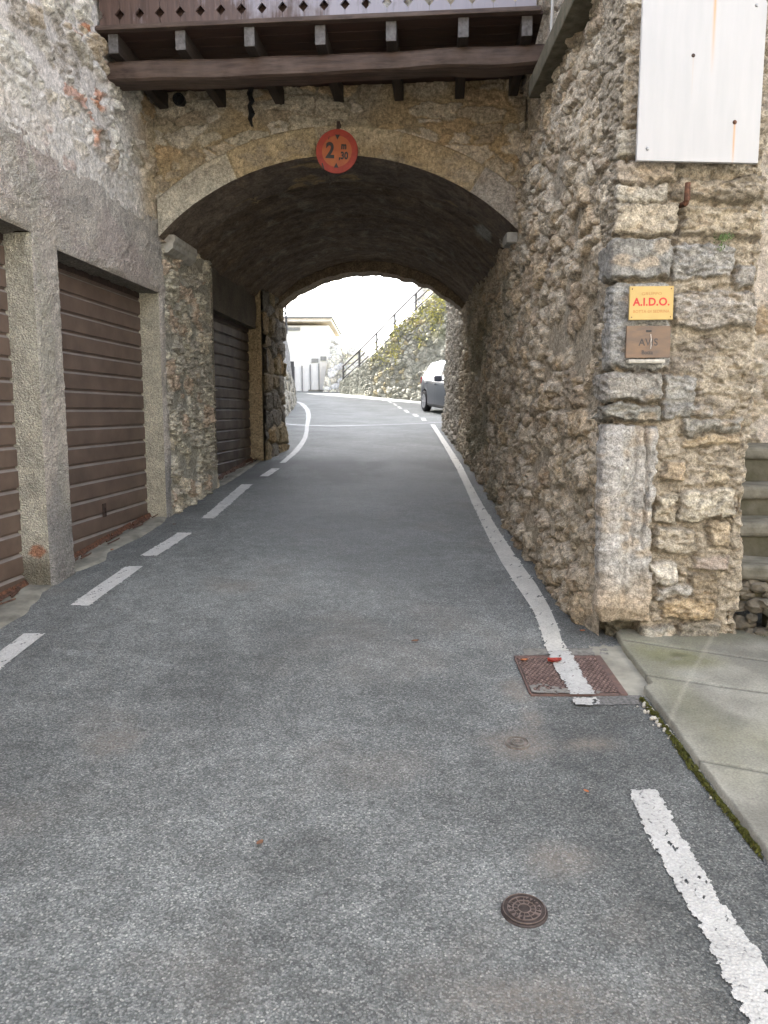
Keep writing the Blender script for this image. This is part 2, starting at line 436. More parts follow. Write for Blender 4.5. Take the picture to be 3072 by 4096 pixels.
def rubble(a, b, style, seed):
    """Relief and colour of a piece of rubble masonry."""
    ja, jb = jag(a, b, .012, seed + 90)
    if style == 'tan':        # the long right wall: craggy stones in rough mortar
        e, h, dx, dy = stones(ja, jb, .205, .125, seed, .95, .42, 2.1, .6)
        e2, h2, _, _ = stones(ja, jb, .07, .05, seed + 31, .9, .4)
        there = sm(.12, .16, h[2])
        top = sm(.05, .15, e) * there
        f1 = chips(ja, jb, .075, seed + 41); f2 = chips(a, b, .032, seed + 43)
        cr = ridge(a / .06, b / .05, 4, seed + 3)
        d = top * (.014 + .030 * h[0] ** 1.2) + top * ((h[1] - .5) * dx + (h[2] - .55) * dy) * .045 + top * .012 * sm(.1, .6, e)
        f3 = chips(a, b, .018, seed + 47)
        d = d + f1 * .021 * (.10 + .90 * top) + f2 * .014 * (.2 + .8 * top) + f3 * .003 + (cr - .55) * .016 * (.35 + .65 * top) + (fbm(a / .5, b / .5, 3, seed + 9) - .5) * .06 - .008 * sm(.06, .0, e) * there
        c = pick(TAN, h[3]) * .56 + pick(TAN, h2[3]) * .22 + np.array((.50, .43, .31)) * .22
        c = c * (.70 + .62 * fbm(a / .04, b / .035, 4, seed + 4))[..., None]
        c = lerp3(c, np.array((.50, .34, .15)), .4 * sm(.70, .78, fbm(a / .07, b / .06, 3, seed + 8)))
        c = lerp3(np.array((.41, .35, .25)) * (.72 + .56 * fbm(a / .06, b / .05, 4, seed + 5))[..., None], c, sm(.04, .11, e) * there)
        c = lerp3(c, c * .82, sm(.58, .74, fbm(a / .3, b / .2, 4, seed + 6)))
        gl = c.mean(-1, keepdims=True); c = gl + (c - gl) * .78
    elif style == 'pale':     # upper left wall: pale stones half sunk in grey mortar, bits of brick
        e, h, dx, dy = stones(ja, jb, .23, .13, seed, .95, .5, 2., .8)
        there = sm(.18, .22, h[2])
        top = sm(.06, .22, e) * there
        f1 = chips(ja, jb, .08, seed + 41); f2 = chips(a, b, .035, seed + 43)
        d = top * (.004 + .034 * h[0] ** 1.5) + top * f1 * .030 + f2 * .014 * (.12 + .88 * top) + top * ((h[1] - .5) * dx + (h[2] - .7) * dy) * .035
        d = d + (fbm(a / .16, b / .1, 4, seed + 6) - .5) * .026 - .018 * sm(.80, .9, h[1]) * sm(.10, .0, e) * (dy > 0)
        c = pick(PALE, h[3])
        br = sm(.55, .58, h[1]) * sm(1.0, .7, np.abs(a + 1.25 - (b - 4.1) * .45) / .40) * sm(.34, .30, h[3] * .0 + np.abs(dy))
        c = lerp3(c, pick(BRICK, h[0]), br)
        c = c * (.68 + .62 * fbm(a / .035, b / .03, 4, seed + 4))[..., None]
        mo = np.array((.575, .54, .505)) * (.80 + .36 * fbm(a / .12, b / .1, 5, seed + 5))[..., None]
        c = lerp3(mo, c * 1.06, sm(.05, .14, e) * there * (.6 + .4 * sm(.1, .4, h[0])))
        c = lerp3(c, np.array((.22, .20, .175)), .6 * sm(.66, .76, fbm(a / .10, b / .05, 4, seed + 12)) * top)
    elif style == 'grey':     # pier inside the passage: jagged stones pushed into wet mortar
        e, h, dx, dy = stones(ja, jb, .15, .13, seed, .95, .5, 2., .8)
        there = sm(.22, .28, h[2])
        top = sm(.08, .18, e) * there
        f1 = chips(ja, jb, .06, seed + 41); f2 = chips(a, b, .028, seed + 43)
        d = top * (.014 + .034 * h[0]) + top * f1 * .044 + f2 * .020 * (.05 + .95 * top) + top * ((h[1] - .5) * dx + (h[2] - .9) * dy) * .045 + (fbm(a / .18, b / .15, 3, seed + 6) - .5) * .028
        c = pick(GREYST, h[3]) * (.66 + .66 * fbm(a / .035, b / .035, 4, seed + 4))[..., None] * 1.12
        c = lerp3(np.array((.41, .39, .325)) * (.88 + .22 * fbm(a / .1, b / .1, 4, seed + 5))[..., None], c, sm(.07, .13, e) * there)
    elif style == 'spandrel':  # above the arch: low relief, ochre mortar
        e, h, dx, dy = stones(ja, jb, .25, .12, seed, .95, .5, 2., .7)
        there = sm(.2, .26, h[2])
        top = sm(.05, .17, e) * there
        f1 = chips(ja, jb, .09, seed + 41); f2 = chips(a, b, .04, seed + 43)
        d = top * (.006 + .024 * h[0]) + f1 * .022 * (.15 + .85 * top) + f2 * .012 * (.3 + .7 * top) + (fbm(a / .2, b / .12, 4, seed + 6) - .5) * .026 - .012 * sm(.05, .0, e) * (h[0] > .5)
        c = 1.12 * pick([(.37, .32, .24), (.41, .37, .29), (.31, .26, .19), (.45, .41, .34), (.38, .29, .18)], h[3]) * (.66 + .66 * fbm(a / .05, b / .04, 4, seed + 4))[..., None]
        och = .7 * sm(.45, .7, fbm(a / .6, b / .5, 3, seed + 12))
        mo = lerp3((.33, .29, .22), (.37, .28, .155), och)
        c = lerp3(mo * (.74 + .52 * fbm(a / .08, b / .06, 4, seed + 5))[..., None], c, sm(.04, .12, e) * there)
    elif style == 'far':
        e, h, dx, dy = stones(a, b, .42, .30, seed, .9, .3)
        top = sm(.03, .2, e)
        d = top * (.03 + .06 * h[0]) + (fbm(a / .2, b / .2, 3, seed) - .5) * .05
        c = pick([(.36, .34, .29), (.44, .41, .35), (.30, .28, .23), (.40, .36, .28), (.48, .45, .38)], h[3]) * (.75 + .5 * fbm(a / .2, b / .2, 3, seed + 4))[..., None]
        c = lerp3((.17, .165, .14), c, sm(.02, .12, e))
    return d, c

def gs(a, b, n, k=1.):     # spacing that grows from a to b by factor k overall
    t = np.linspace(0, 1, n)
    return a + (b - a) * ((k ** t - 1) / (k - 1) if abs(k - 1) > 1e-6 else t)

# ------------------------------------------------------------------ ground, road, pavement
def und(X, Y):
    return .012 * (fbm(np.asarray(X) / 1.1 + 40, np.asarray(Y) / 1.1 + 40, 3, 5) - .5)
def rz(X, Y):
    return g(Y) + und(X, Y)

gx = np.unique(np.concatenate([np.linspace(-260, -20, 13), np.linspace(-20, 20, 21), np.linspace(20, 260, 13)]))
gy = np.unique(np.concatenate([np.linspace(-260, -24, 13), np.linspace(-24, 60, 43), np.linspace(60, 300, 13)]))
X, Y = np.meshgrid(gx, gy, indexing='ij')
ground = sheet('ground', np.stack([X, Y, g(Y) - .06], -1), plain('bare_earth', (.16, .14, .09), .95, .4, 1.5, bd=.02), smooth=True)
tag(ground, 'bare ground under and around the street', kind='structure')

rx = np.unique(np.concatenate([np.linspace(-16, -2.8, 16), np.arange(-2.8, 1.5, .04), np.linspace(1.5, 8, 12)]))
ry = np.unique(np.concatenate([np.linspace(-12, .4, 24), np.arange(.4, 12, .04), np.linspace(12, 35, 90)]))
X, Y = np.meshgrid(rx, ry, indexing='ij')
tone = np.ones(X.shape); dust = np.zeros(X.shape)
def blob(cx, cy, ax, ay, ang=0., soft=.6, k=.35, seed=3):
    c, s = math.cos(ang), math.sin(ang)
    dx = (X - cx) * c + (Y - cy) * s; dy = -(X - cx) * s + (Y - cy) * c
    r = np.sqrt((dx / ax) ** 2 + (dy / ay) ** 2) + k * 2 * (fbm(X / max(ax, .06), Y / max(ay, .06), 4, seed) - .5)
    return 1 - sm(1 - soft, 1 + soft * .3, r)
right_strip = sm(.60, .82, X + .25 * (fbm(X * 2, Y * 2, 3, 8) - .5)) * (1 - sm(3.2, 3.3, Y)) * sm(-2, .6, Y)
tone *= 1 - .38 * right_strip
tone *= 1 - .20 * blob(-.35, 4.0, .55, .45, .3, seed=4) - .14 * blob(-.75, 3.35, .3, .5, .5, seed=9) - .12 * blob(.1, 3.2, .35, .4, seed=11)
tone *= 1 - .16 * blob(.45, 2.55, .3, .35, seed=12) - .13 * blob(-1.3, 2.5, .35, .6, .4, seed=13) - .15 * blob(-.2, 2.2, .3, .14, .2, seed=15)
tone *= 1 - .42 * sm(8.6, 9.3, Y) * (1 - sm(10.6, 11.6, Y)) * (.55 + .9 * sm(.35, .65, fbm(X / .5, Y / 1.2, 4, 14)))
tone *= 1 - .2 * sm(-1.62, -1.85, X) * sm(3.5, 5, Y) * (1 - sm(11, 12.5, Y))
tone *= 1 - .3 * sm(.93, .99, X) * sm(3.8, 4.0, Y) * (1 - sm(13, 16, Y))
tone *= .88 + .24 * fbm(X / .9, Y / 1.6, 5, 20)
tone *= 1 + .16 * sm(3.2, 5.2, Y) * (1 - sm(8, 9, Y))  # mid-lane lightened, making up in colour for light lost between the walls
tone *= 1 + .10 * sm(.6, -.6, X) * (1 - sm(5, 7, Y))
for a in [(-1.07, 2.87, .14, .14, .2, .75, .8), (-.97, 4.91, .22, .16, 0, .9, .8), (.60, 3.35, .09, .18, .1, .8, 1.), (.53, 2.17, .15, .10, 0, .8, 1.), (.53, 2.87, .17, .12, 0, .8, 1.), (.80, 2.86, .15, .07, .3, .8, 1.), (.62, 3.08, .07, .1, 0, .8, 1.2), (.35, 1.65, .3, .12, 0, .8, 1.)]:
    amt = .75 if a[1] < 2.5 or abs(a[0]) > .9 else 1.
    dust = np.maximum(dust, .62 * amt * blob(*a[:5], soft=a[5], k=a[6] * .4, seed=int(a[1] * 37)))
dust = np.maximum(dust, .2 * sm(.62, .8, fbm(X / .5, Y / .5, 4, 31)) * (Y < 8))
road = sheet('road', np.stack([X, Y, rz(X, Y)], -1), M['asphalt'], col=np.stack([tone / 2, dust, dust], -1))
tag(road, 'grey speckled asphalt lane running up through the arch', kind='structure')

def strip(name, Lp, Rp, mat, step=.012, grow=1., nx=12, ragged=.16, lift=.005, parent=None, seed=1, end=.02, zf=None, label=None):
    Lp = np.array(Lp, float); Rp = np.array(Rp, float)
    s = np.concatenate([[0], np.cumsum(np.linalg.norm(np.diff((Lp + Rp) / 2, axis=0), axis=1))])
    n = max(6, int(s[-1] / (step * (1 + grow) / 2)))
    # smooth the outline between the given points
    t = gs(0, s[-1], n, grow)
    Li = np.stack([np.interp(t, s, Lp[:, k]) for k in (0, 1)], -1); Ri = np.stack([np.interp(t, s, Rp[:, k]) for k in (0, 1)], -1)
    q = np.linspace(0, 1, nx + 1)
    P = Li[:, None] * (1 - q[None, :, None]) + Ri[:, None] * q[None, :, None]
    xs, ys = P[..., 0], P[..., 1]
    z = (zf or rz)(xs, ys) + lift
    T = np.broadcast_to(t[:, None], xs.shape); Q = np.broadcast_to(q[None], xs.shape)
    w = np.linalg.norm(Ri - Li, axis=-1)[:, None]
    e = np.minimum(np.minimum(Q, 1 - Q) * w, np.minimum(T, s[-1] - T) + end * .2)
    rag = fbm(xs / .022, ys / .022, 4, seed) * ragged * .13 + fbm(xs / .2, ys / .3, 2, seed + 5) * ragged * .06
    hole = fbm(xs / .018, ys / .03, 4, seed + 9)
    ok = (e > rag - ragged * .075) & (hole < .80)
    cen = ok[:-1, :-1] & ok[1:, 1:]
    o = sheet(name, np.stack([xs, ys, z], -1), mat, parent, keep=cen, flip=True)
    if label: o['label'] = label
    return o
near = [(1.45, .812, .955), (1.58, .818, .955), (1.707, .824, .955), (1.79, .83, .958), (1.908, .834, .944), (2.056, .833, .95), (2.236, .829, .948), (2.39, .835, .955), (2.54, .846, .965)]
strip('edge_line', [(b, a) for a, b, c in near], [(c, a) for a, b, c in near], M['paint'], .0042, 1.3, 32, .26, parent=road, seed=3, label='near worn white dash with ragged edges')
mainL = [(3.19, .815), (3.288, .827), (3.389, .826), (3.474, .812), (3.7, .822), (3.825, .828), (4.12, .855), (4.4, .872), (4.865, .858), (5.5, .845), (6.33, .851), (7.5, .88), (9.12, .925), (10.24, .948), (11.75, .965), (13.78, 1.0), (17.6, 1.05)]
mainR = [(3.19, .951), (3.278, .947), (3.369, .94), (3.474, .945), (3.73, .95), (3.91, .945), (4.15, .975), (4.5, 1.0), (4.954, 1.015), (5.5, 1.002), (6.55, .994), (7.5, .998), (9.12, 1.025), (10.24, 1.062), (11.75, 1.074), (13.78, 1.103), (17.6, 1.16)]
CUT = 3.80
def cutline(a, lo, hi):
    ys = [p[0] for p in a]; xs = [p[1] for p in a]
    t = np.unique(np.concatenate([np.linspace(lo, hi, 40), [y for y in ys if lo < y < hi]]))
    return [(float(np.interp(y, ys, xs)), float(y)) for y in t]
strip('edge_line', cutline(mainL, 3.79, 17.6), cutline(mainR, 3.79, 17.6), M['paint_dull'], .010, 5., 14, .14, parent=road, seed=5, lift=.006, label='long white line along the right wall')
strip('edge_line', cutline(mainL, 3.18, 3.265), cutline(mainR, 3.18, 3.265), M['paint'], .006, 1., 20, .2, parent=road, seed=6, lift=.012, label='white paint scrap below the iron cover')
Ls = [(10.648, -1.463, -1.358), (11.3, -1.44, -1.33), (12.1, -1.43, -1.312), (13.2, -1.462, -1.35), (14.354, -1.516, -1.415), (15.8, -1.63, -1.53), (17.19, -1.764, -1.659), (18.7, -1.90, -1.775), (20.17, -2.041, -1.891), (22.2, -2.25, -2.09), (24.0, -2.48, -2.30), (26.2, -2.879, -2.66), (27.2, -3.113, -2.95)]
strip('edge_line', [(b, a) for a, b, c in Ls], [(c, a) for a, b, c in Ls], M['paint'], .03, 2., 8, .12, parent=road, seed=7, label='curved white line bending left behind the arch')
for k, (bl, tl, tr, br) in enumerate([((-1.985, 3.25), (-1.965, 4.05), (-1.83, 4.056), (-1.852, 3.25)), ((-1.907, 4.517), (-1.853, 5.388), (-1.712, 5.394), (-1.768, 4.517)),
        ((-1.843, 5.667), (-1.753, 6.438), (-1.62, 6.438), (-1.696, 5.667)), ((-1.693, 7.02), (-1.661, 8.877), (-1.515, 8.877), (-1.563, 7.02)), ((-1.545, 9.457), (-1.492, 10.138), (-1.372, 10.138), (-1.42, 9.457))]):
    strip('line_dash', [bl, tl], [br, tr], M['paint_lifted'], .010, 1.5, 14, .1, parent=road, seed=20 + k)
for k, q in enumerate([((.909, 18.81), (.916, 19.94), (1.077, 19.94), (1.07, 18.81)), ((.79, 20.4), (.763, 21.63), (.93, 21.63), (.95, 20.4)), ((.62, 22.25), (.562, 23.58), (.724, 23.58), (.766, 22.25)),
        ((.471, 24.05), (.398, 25.04), (.523, 25.04), (.592, 24.05)), ((.34, 25.4), (.273, 26.4), (.395, 26.4), (.46, 25.4)), ((.20, 26.6), (.09, 27.6), (.21, 27.6), (.32, 26.6))]):
    strip('line_dash', [q[0], q[1]], [q[3], q[2]], M['paint'], .03, 1., 6, .05, parent=road, seed=40 + k)
strip('edge_line', [(-.05, 28.0), (-.55, 29.5), (-1.25, 31.3), (-2.1, 33.0)], [(.09, 28.0), (-.4, 29.55), (-1.08, 31.4), (-1.9, 33.1)], M['paint'], .05, 1., 6, .05, parent=road, seed=50, label='far white line at the foot of retaining wall')

# concrete apron along the garage doors
ay = np.arange(3.2, 11.0, .03)
wallx = O[0] + (ay - O[1]) * .073 - .17
edge = np.interp(ay, [3.2, 4.16, 4.36, 4.6, 4.8, 4.84, 5.23, 5.31, 5.56, 5.77, 6.07, 6.28, 6.9, 7.1, 8.6, 8.9, 9.4, 10.2, 11.0],
                 [-2.02, -2.12, -2.09, -2.12, -2.17, -2.16, -2.16, -2.11, -2.04, -2.10, -2.06, -2.0, -1.98, -2.02, -1.90, -1.84, -1.80, -1.77, -1.74]) + .03 * (fbm(ay / .12, ay * 0, 4, 3) - .5)
q = np.linspace(0, 1, 9)
X = wallx[:, None] * (1 - q) + edge[:, None] * q; Y = np.broadcast_to(ay[:, None], X.shape)
tag(sheet('concrete_apron', np.stack([X, Y, rz(X, Y) + .010 - .013 * (q[None] > .99)], -1), M['concrete'], flip=True), 'pale concrete strip between garage doors and asphalt', kind='structure')

# pavement slabs on the right
py = np.unique(np.concatenate([np.linspace(-5, 1, 30), np.arange(1, 4.05, .01)]))
pe = .012 * (fbm(py / .09, py * 0 + 5, 4, 3) - .5) + np.interp(py, [-5, 1, 2.34, 2.64, 3.03, 3.325, 3.335, 3.36, 3.8, 4.05], [1.12, 1.14, 1.154, 1.157, 1.17, 1.165, 1.195, 1.215, 1.225, 1.25]) + .008 * (fbm(py / .05, py * 0, 4, 2) - .5)
q = np.concatenate([[0, .0001], np.linspace(.002, .20, 150), np.linspace(.21, 1, 20)])
X = pe[:, None] + (7.5 - pe[:, None]) * q[None] ** 1.0; Y = np.broadcast_to(py[:, None], X.shape)
def seg(ax, ay_, bx, by):
    t = np.clip(((X - ax) * (bx - ax) + (Y - ay_) * (by - ay_)) / ((bx - ax) ** 2 + (by - ay_) ** 2), 0, 1)
    return np.hypot(X - ax - t * (bx - ax), Y - ay_ - t * (by - ay_))
c = np.ones(X.shape)[..., None] * np.array((.26, .255, .215))
c = lerp3(c, c * .72, sm(.45, .7, fbm(X / .35, Y / .35, 4, 61)))
c = lerp3(c, np.array((.165, .165, .075)), .75 * blob(1.42, 3.66, .26, .17, -.3, .7, .3, 62) * sm(.2, .6, fbm(X / .1, Y / .1, 4, 63) + .1))
c = lerp3(c, np.array((.08, .075, .035)), .8 * blob(1.45, 3.68, .05, .035, 0, .8, .4, 64))
c = lerp3(c, np.array((.15, .15, .085)), .5 * sm(.5, .75, fbm(X / .5, Y / .8, 3, 66)) * sm(1.1, 1.3, X))
dj = np.minimum.reduce([seg(1.25, 3.885, 1.873, 3.60), seg(1.873, 3.60, 6, 2.2), seg(1.2, 3.45, 1.52, 3.31), seg(1.52, 3.31, 6, 1.8), seg(1.16, 2.68, 1.40, 2.58), seg(1.40, 2.58, 6, .8), seg(1.1, 1.9, 5, .2)])
c = lerp3(c, np.array((.10, .10, .08)), .8 * sm(.012, .004, dj))
c = lerp3(c, np.array((.40, .385, .31)), .3 * sm(.016, .003, np.minimum(seg(1.75, 3.96, 1.365, 3.34), seg(1.365, 3.34, 1.17, 3.0)) + .008 * (fbm(X / .03, Y / .03, 3, 68) - .5)))
c = lerp3(c, np.array((.14, .14, .085)), .6 * sm(.012, .004, seg(1.82, 2.9, 1.60, 2.2)))
z = g(Y) + .032 + .004 * (fbm(X / .4, Y / .4, 3, 67) - .5) - .006 * sm(.02, .0, dj)
z[:, 0] = g(py) - .03
tag(sheet('pavement', np.stack([X, Y, z], -1), M['slab'], col=c, flip=True), 'grey concrete pavement slabs with green stains', kind='structure')

# broken concrete round the iron cover and along the gutter
def patch(name, cx, cy, ax, ay_, mat, lift, seed, label, n=60):
    xs = np.linspace(cx - ax * 1.3, cx + ax * 1.3, n); ys = np.linspace(cy - ay_ * 1.3, cy + ay_ * 1.3, n)
    A, B = np.meshgrid(xs, ys, indexing='ij')
    r = np.maximum(np.abs(A - cx) / ax, np.abs(B - cy) / ay_) + .28 * (fbm(A / .08, B / .08, 4, seed) - .5)
    keep = (r < 1)[:-1, :-1]
    return tag(sheet(name, np.stack([A, B, rz(A, B) + lift + .004 * (fbm(A / .03, B / .03, 3, seed + 1) - .5)], -1), mat, keep=keep, flip=False), label, kind='structure')
patch('concrete_patch', 1.145, 3.57, .085, .31, M['concrete'], .003, 5, 'rough pale concrete between iron cover and pavement')
patch('concrete_surround', .93, 3.80, .22, .045, M['concrete_dark'], .003, 6, 'rough pale concrete behind the iron cover')
patch('concrete_edge', 1.04, 3.245, .11, .045, M['asphalt_lip'], .003, 8, 'thin grey concrete lip in front of iron cover')

# moss and chips in the gutter
def tufts(name, spots, mat, label, n=70, size=.012, seed=1, leafy=False, cat='moss'):
    rr = random.Random(seed); V = []; F = []
    for (x, y, ax, ay_, h) in spots:
        z0 = float(g(y)) + .004
        for _ in range(n):
            a = rr.random() * 6.283; q = math.sqrt(rr.random())
            px = x + ax * q * math.cos(a); py_ = y + ay_ * q * math.sin(a); hh = h * (1 - q * q) * rr.uniform(.5, 1)
            s = size * rr.uniform(.6, 1.5); t = rr.random() * 6.283; ti = rr.uniform(-.9, .9)
            d = np.array((math.cos(t), math.sin(t), ti)); e = np.array((-math.sin(t), math.cos(t), rr.uniform(-.5, .8)))
            c = np.array((px, py_, z0 + hh)); k = len(V)
            V += [c - d * s, c + e * s * .6, c + d * s, c - e * s * .6]; F.append([k, k + 1, k + 2, k + 3])
    return tag(mk(name, V, F, mat), label, cat, kind='stuff')
rr = random.Random(77); sp_ = [(2.03, 3.93, .07, .06, .07), (1.98, 3.99, .05, .03, .04)]
for k in range(260):
    y = rr.uniform(1.3, 3.28); dens = float(fbm(np.array([y / .16]), np.array([2.]), 3, 12)[0])
    if dens < .36: continue
    sp_.append((1.138 + .004 * math.sin(y * 9) + rr.gauss(0, .004), y, rr.uniform(.003, .012) * (dens + .5), rr.uniform(.01, .045), rr.uniform(.002, .014)))
tufts('moss', sp_, M['moss'], 'dark green moss in the gutter and at stair foot', 90, .0034, 3)
rr = random.Random(8); mb = MB()
for k in range(120):
    y = rr.choice([rr.uniform(2.85, 3.2), rr.uniform(2.3, 3.2), rr.uniform(1.4, 2.4)]); x = 1.145 + rr.gauss(0, .011) - .02 * (y > 3.0); r_ = rr.uniform(.003, .011) * (1.1 if 2.9 < y < 3.2 else .5)
    b = bmesh.new(); bmesh.ops.create_icosphere(b, subdivisions=1, radius=r_)
    for v in b.verts: v.co = v.co * rr.uniform(.7, 1.2)
    for v in b.verts: v.co += Vector((x, y, float(g(y)) + r_ * .4))
    mb.bm(b)
tag(mb.build('gravel', M['chip']), 'pale stone chips along the pavement edge', 'gravel', kind='stuff')

# ------------------------------------------------------------------ house with the garages, on the left
P0 = LF(-3, -1, 0); lh = thing('garage_house', 'pale rubble stone house with brown garage shutters along the left', 'house', tuple(P0[:2]) + (float(g(4)),))
D1 = (-1.9, -.06, 2.56); D0 = (-4.35, -2.22, 2.60); REC = -.16
def LY(s): return O[1] + V_[1] * np.asarray(s)
sa = np.unique(np.round(np.concatenate([np.linspace(-9, -4.6, 80), np.arange(-4.6, .03, .0125), [D1[0], D1[1], D0[0], D0[1]]]), 4))
za = np.unique(np.round(np.concatenate([np.arange(-.5, .3, .05), np.arange(.3, 3.26, .0125), [D1[2], D0[2]]]), 4))
S, Z = np.meshgrid(sa, za, indexing='ij')
def dopen(S, Z):
    d = np.full(S.shape, 9.)
    for a, b, t in (D1, D0):
        dx = np.maximum(np.maximum(a - S, S - b), 0); dz = np.maximum(Z - t, 0); d = np.minimum(d, np.hypot(dx, dz))
    return d
do = dopen(S, Z)
disp = (fbm(S / .03, Z / .03, 4, 71) - .5) * .022 + (fbm(S / .35, Z / .35, 3, 73) - .5) * .035
disp += (ridge(S / .05, Z / .03, 3, 72) - .5) * .026 * sm(.4, .65, fbm(S / .4, Z / .4, 3, 74))
disp = disp * sm(0, .03, do) - .016 * np.exp(-do / .018) + .012
disp += .02 * sm(3.1, 2.75, Z) - .022 * sm(3.05, 3.24, Z + .08 * (fbm(S / .2, Z / .2, 3, 77) - .5))
c = np.ones(S.shape)[..., None] * np.array((.67, .61, .535))
c = lerp3(c, np.array((.56, .525, .47)), .5 * sm(.42, .66, fbm(S / .5, Z / .4, 4, 75)))
c = lerp3(c, np.array((.60, .51, .46)), .7 * sm(.52, .7, fbm(S / .45 + 7, Z / .35, 4, 76)) * sm(2.4, 2.7, Z))
c = lerp3(c, np.array((.58, .55, .46)), .7 * sm(-1.7, -1.95, S) * sm(.5, .62, fbm(S / .1, Z / .8, 3, 78)) * sm(-2.6, -2.3, S))
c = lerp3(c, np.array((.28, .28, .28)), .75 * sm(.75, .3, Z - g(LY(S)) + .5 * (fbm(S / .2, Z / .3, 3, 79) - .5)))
c = lerp3(c, np.array((.26, .245, .225)), .5 * sm(.56, .75, fbm(S / .25, Z / .12, 4, 80)) * sm(2.7, 3.0, Z))
pitm = sm(.44, .62, fbm(S / .28, Z / .22, 4, 81))
c = c * (1 - .22 * pitm * sm(.5, .72, fbm(S / .022, Z / .012, 3, 82)))[..., None] * (.86 + .28 * fbm(S / .09, Z / .07, 4, 83))[..., None]
c = lerp3(c, np.array((.40, .38, .345)), .35 * sm(.56, .74, fbm(S / .7 + 3, Z / .28, 5, 84)))
cs = (S[:-1, :-1] + S[1:, 1:]) / 2; cz = (Z[:-1, :-1] + Z[1:, 1:]) / 2
keep = ~(((cs > D1[0]) & (cs < D1[1]) & (cz < D1[2])) | ((cs > D0[0]) & (cs < D0[1]) & (cz < D0[2])))
sheet('render_wall', LF(S, disp, Z), M['render'], lh, c, keep)

def reveal(name, kind, s, z0, z1, o0, o1, mat, parent, base, seed, side=1, amp=.01, patchf=None):
    """Side face of an opening (kind 'j': upright at s; kind 'l': under a lintel from s[0] to s[1] at z0)."""
    n = max(4, int((o1 - o0) / .012)); oa = np.linspace(o0, o1, n)
    if kind == 'j':
        zb = np.arange(z0, z1 + .006, .0125); A, B = np.meshgrid(oa, zb, indexing='ij')
        f = np.minimum(sm(o1, o1 - .04, A), 1); d = ((fbm(A / .04 + seed, B / .04, 4, seed) - .5) * amp * 2 + (fbm(A / .15, B / .2, 3, seed + 1) - .5) * amp * 3) * f
        P = LF(s + d * side, A, B)
    else:
        sb = np.arange(s[0], s[1] + .006, .0125); A, B = np.meshgrid(oa, sb, indexing='ij')
        d = ((fbm(A / .04 + seed, B / .04, 4, seed) - .5) * amp * 2 + (fbm(A / .15, B / .2, 3, seed + 1) - .5) * amp * 3) * sm(o1, o1 - .04, A)
        P = LF(B, A, z0 - d * side)
    c = np.ones(A.shape)[..., None] * np.array(base) * (.75 + .5 * fbm(A / .08, B / .08, 4, seed + 2))[..., None]
    if patchf is not None: c = patchf(A, B, c)
    return sheet(name, P, mat, parent, c)
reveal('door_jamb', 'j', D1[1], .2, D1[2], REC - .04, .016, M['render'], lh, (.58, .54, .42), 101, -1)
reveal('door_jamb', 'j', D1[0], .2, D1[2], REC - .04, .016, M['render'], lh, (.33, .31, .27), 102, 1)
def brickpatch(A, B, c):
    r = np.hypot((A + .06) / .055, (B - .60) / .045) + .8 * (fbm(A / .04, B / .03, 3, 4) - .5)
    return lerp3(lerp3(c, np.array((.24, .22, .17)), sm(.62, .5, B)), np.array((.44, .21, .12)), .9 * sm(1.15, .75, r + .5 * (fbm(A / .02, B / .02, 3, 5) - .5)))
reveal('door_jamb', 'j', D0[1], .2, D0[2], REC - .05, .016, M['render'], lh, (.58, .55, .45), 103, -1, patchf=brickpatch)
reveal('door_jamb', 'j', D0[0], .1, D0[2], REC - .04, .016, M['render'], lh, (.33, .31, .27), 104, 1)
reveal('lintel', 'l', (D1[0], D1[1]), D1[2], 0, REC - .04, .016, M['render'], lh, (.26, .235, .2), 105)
reveal('lintel', 'l', (D0[0], D0[1]), D0[2], 0, REC - .04, .016, M['render'], lh, (.26, .235, .2), 106)

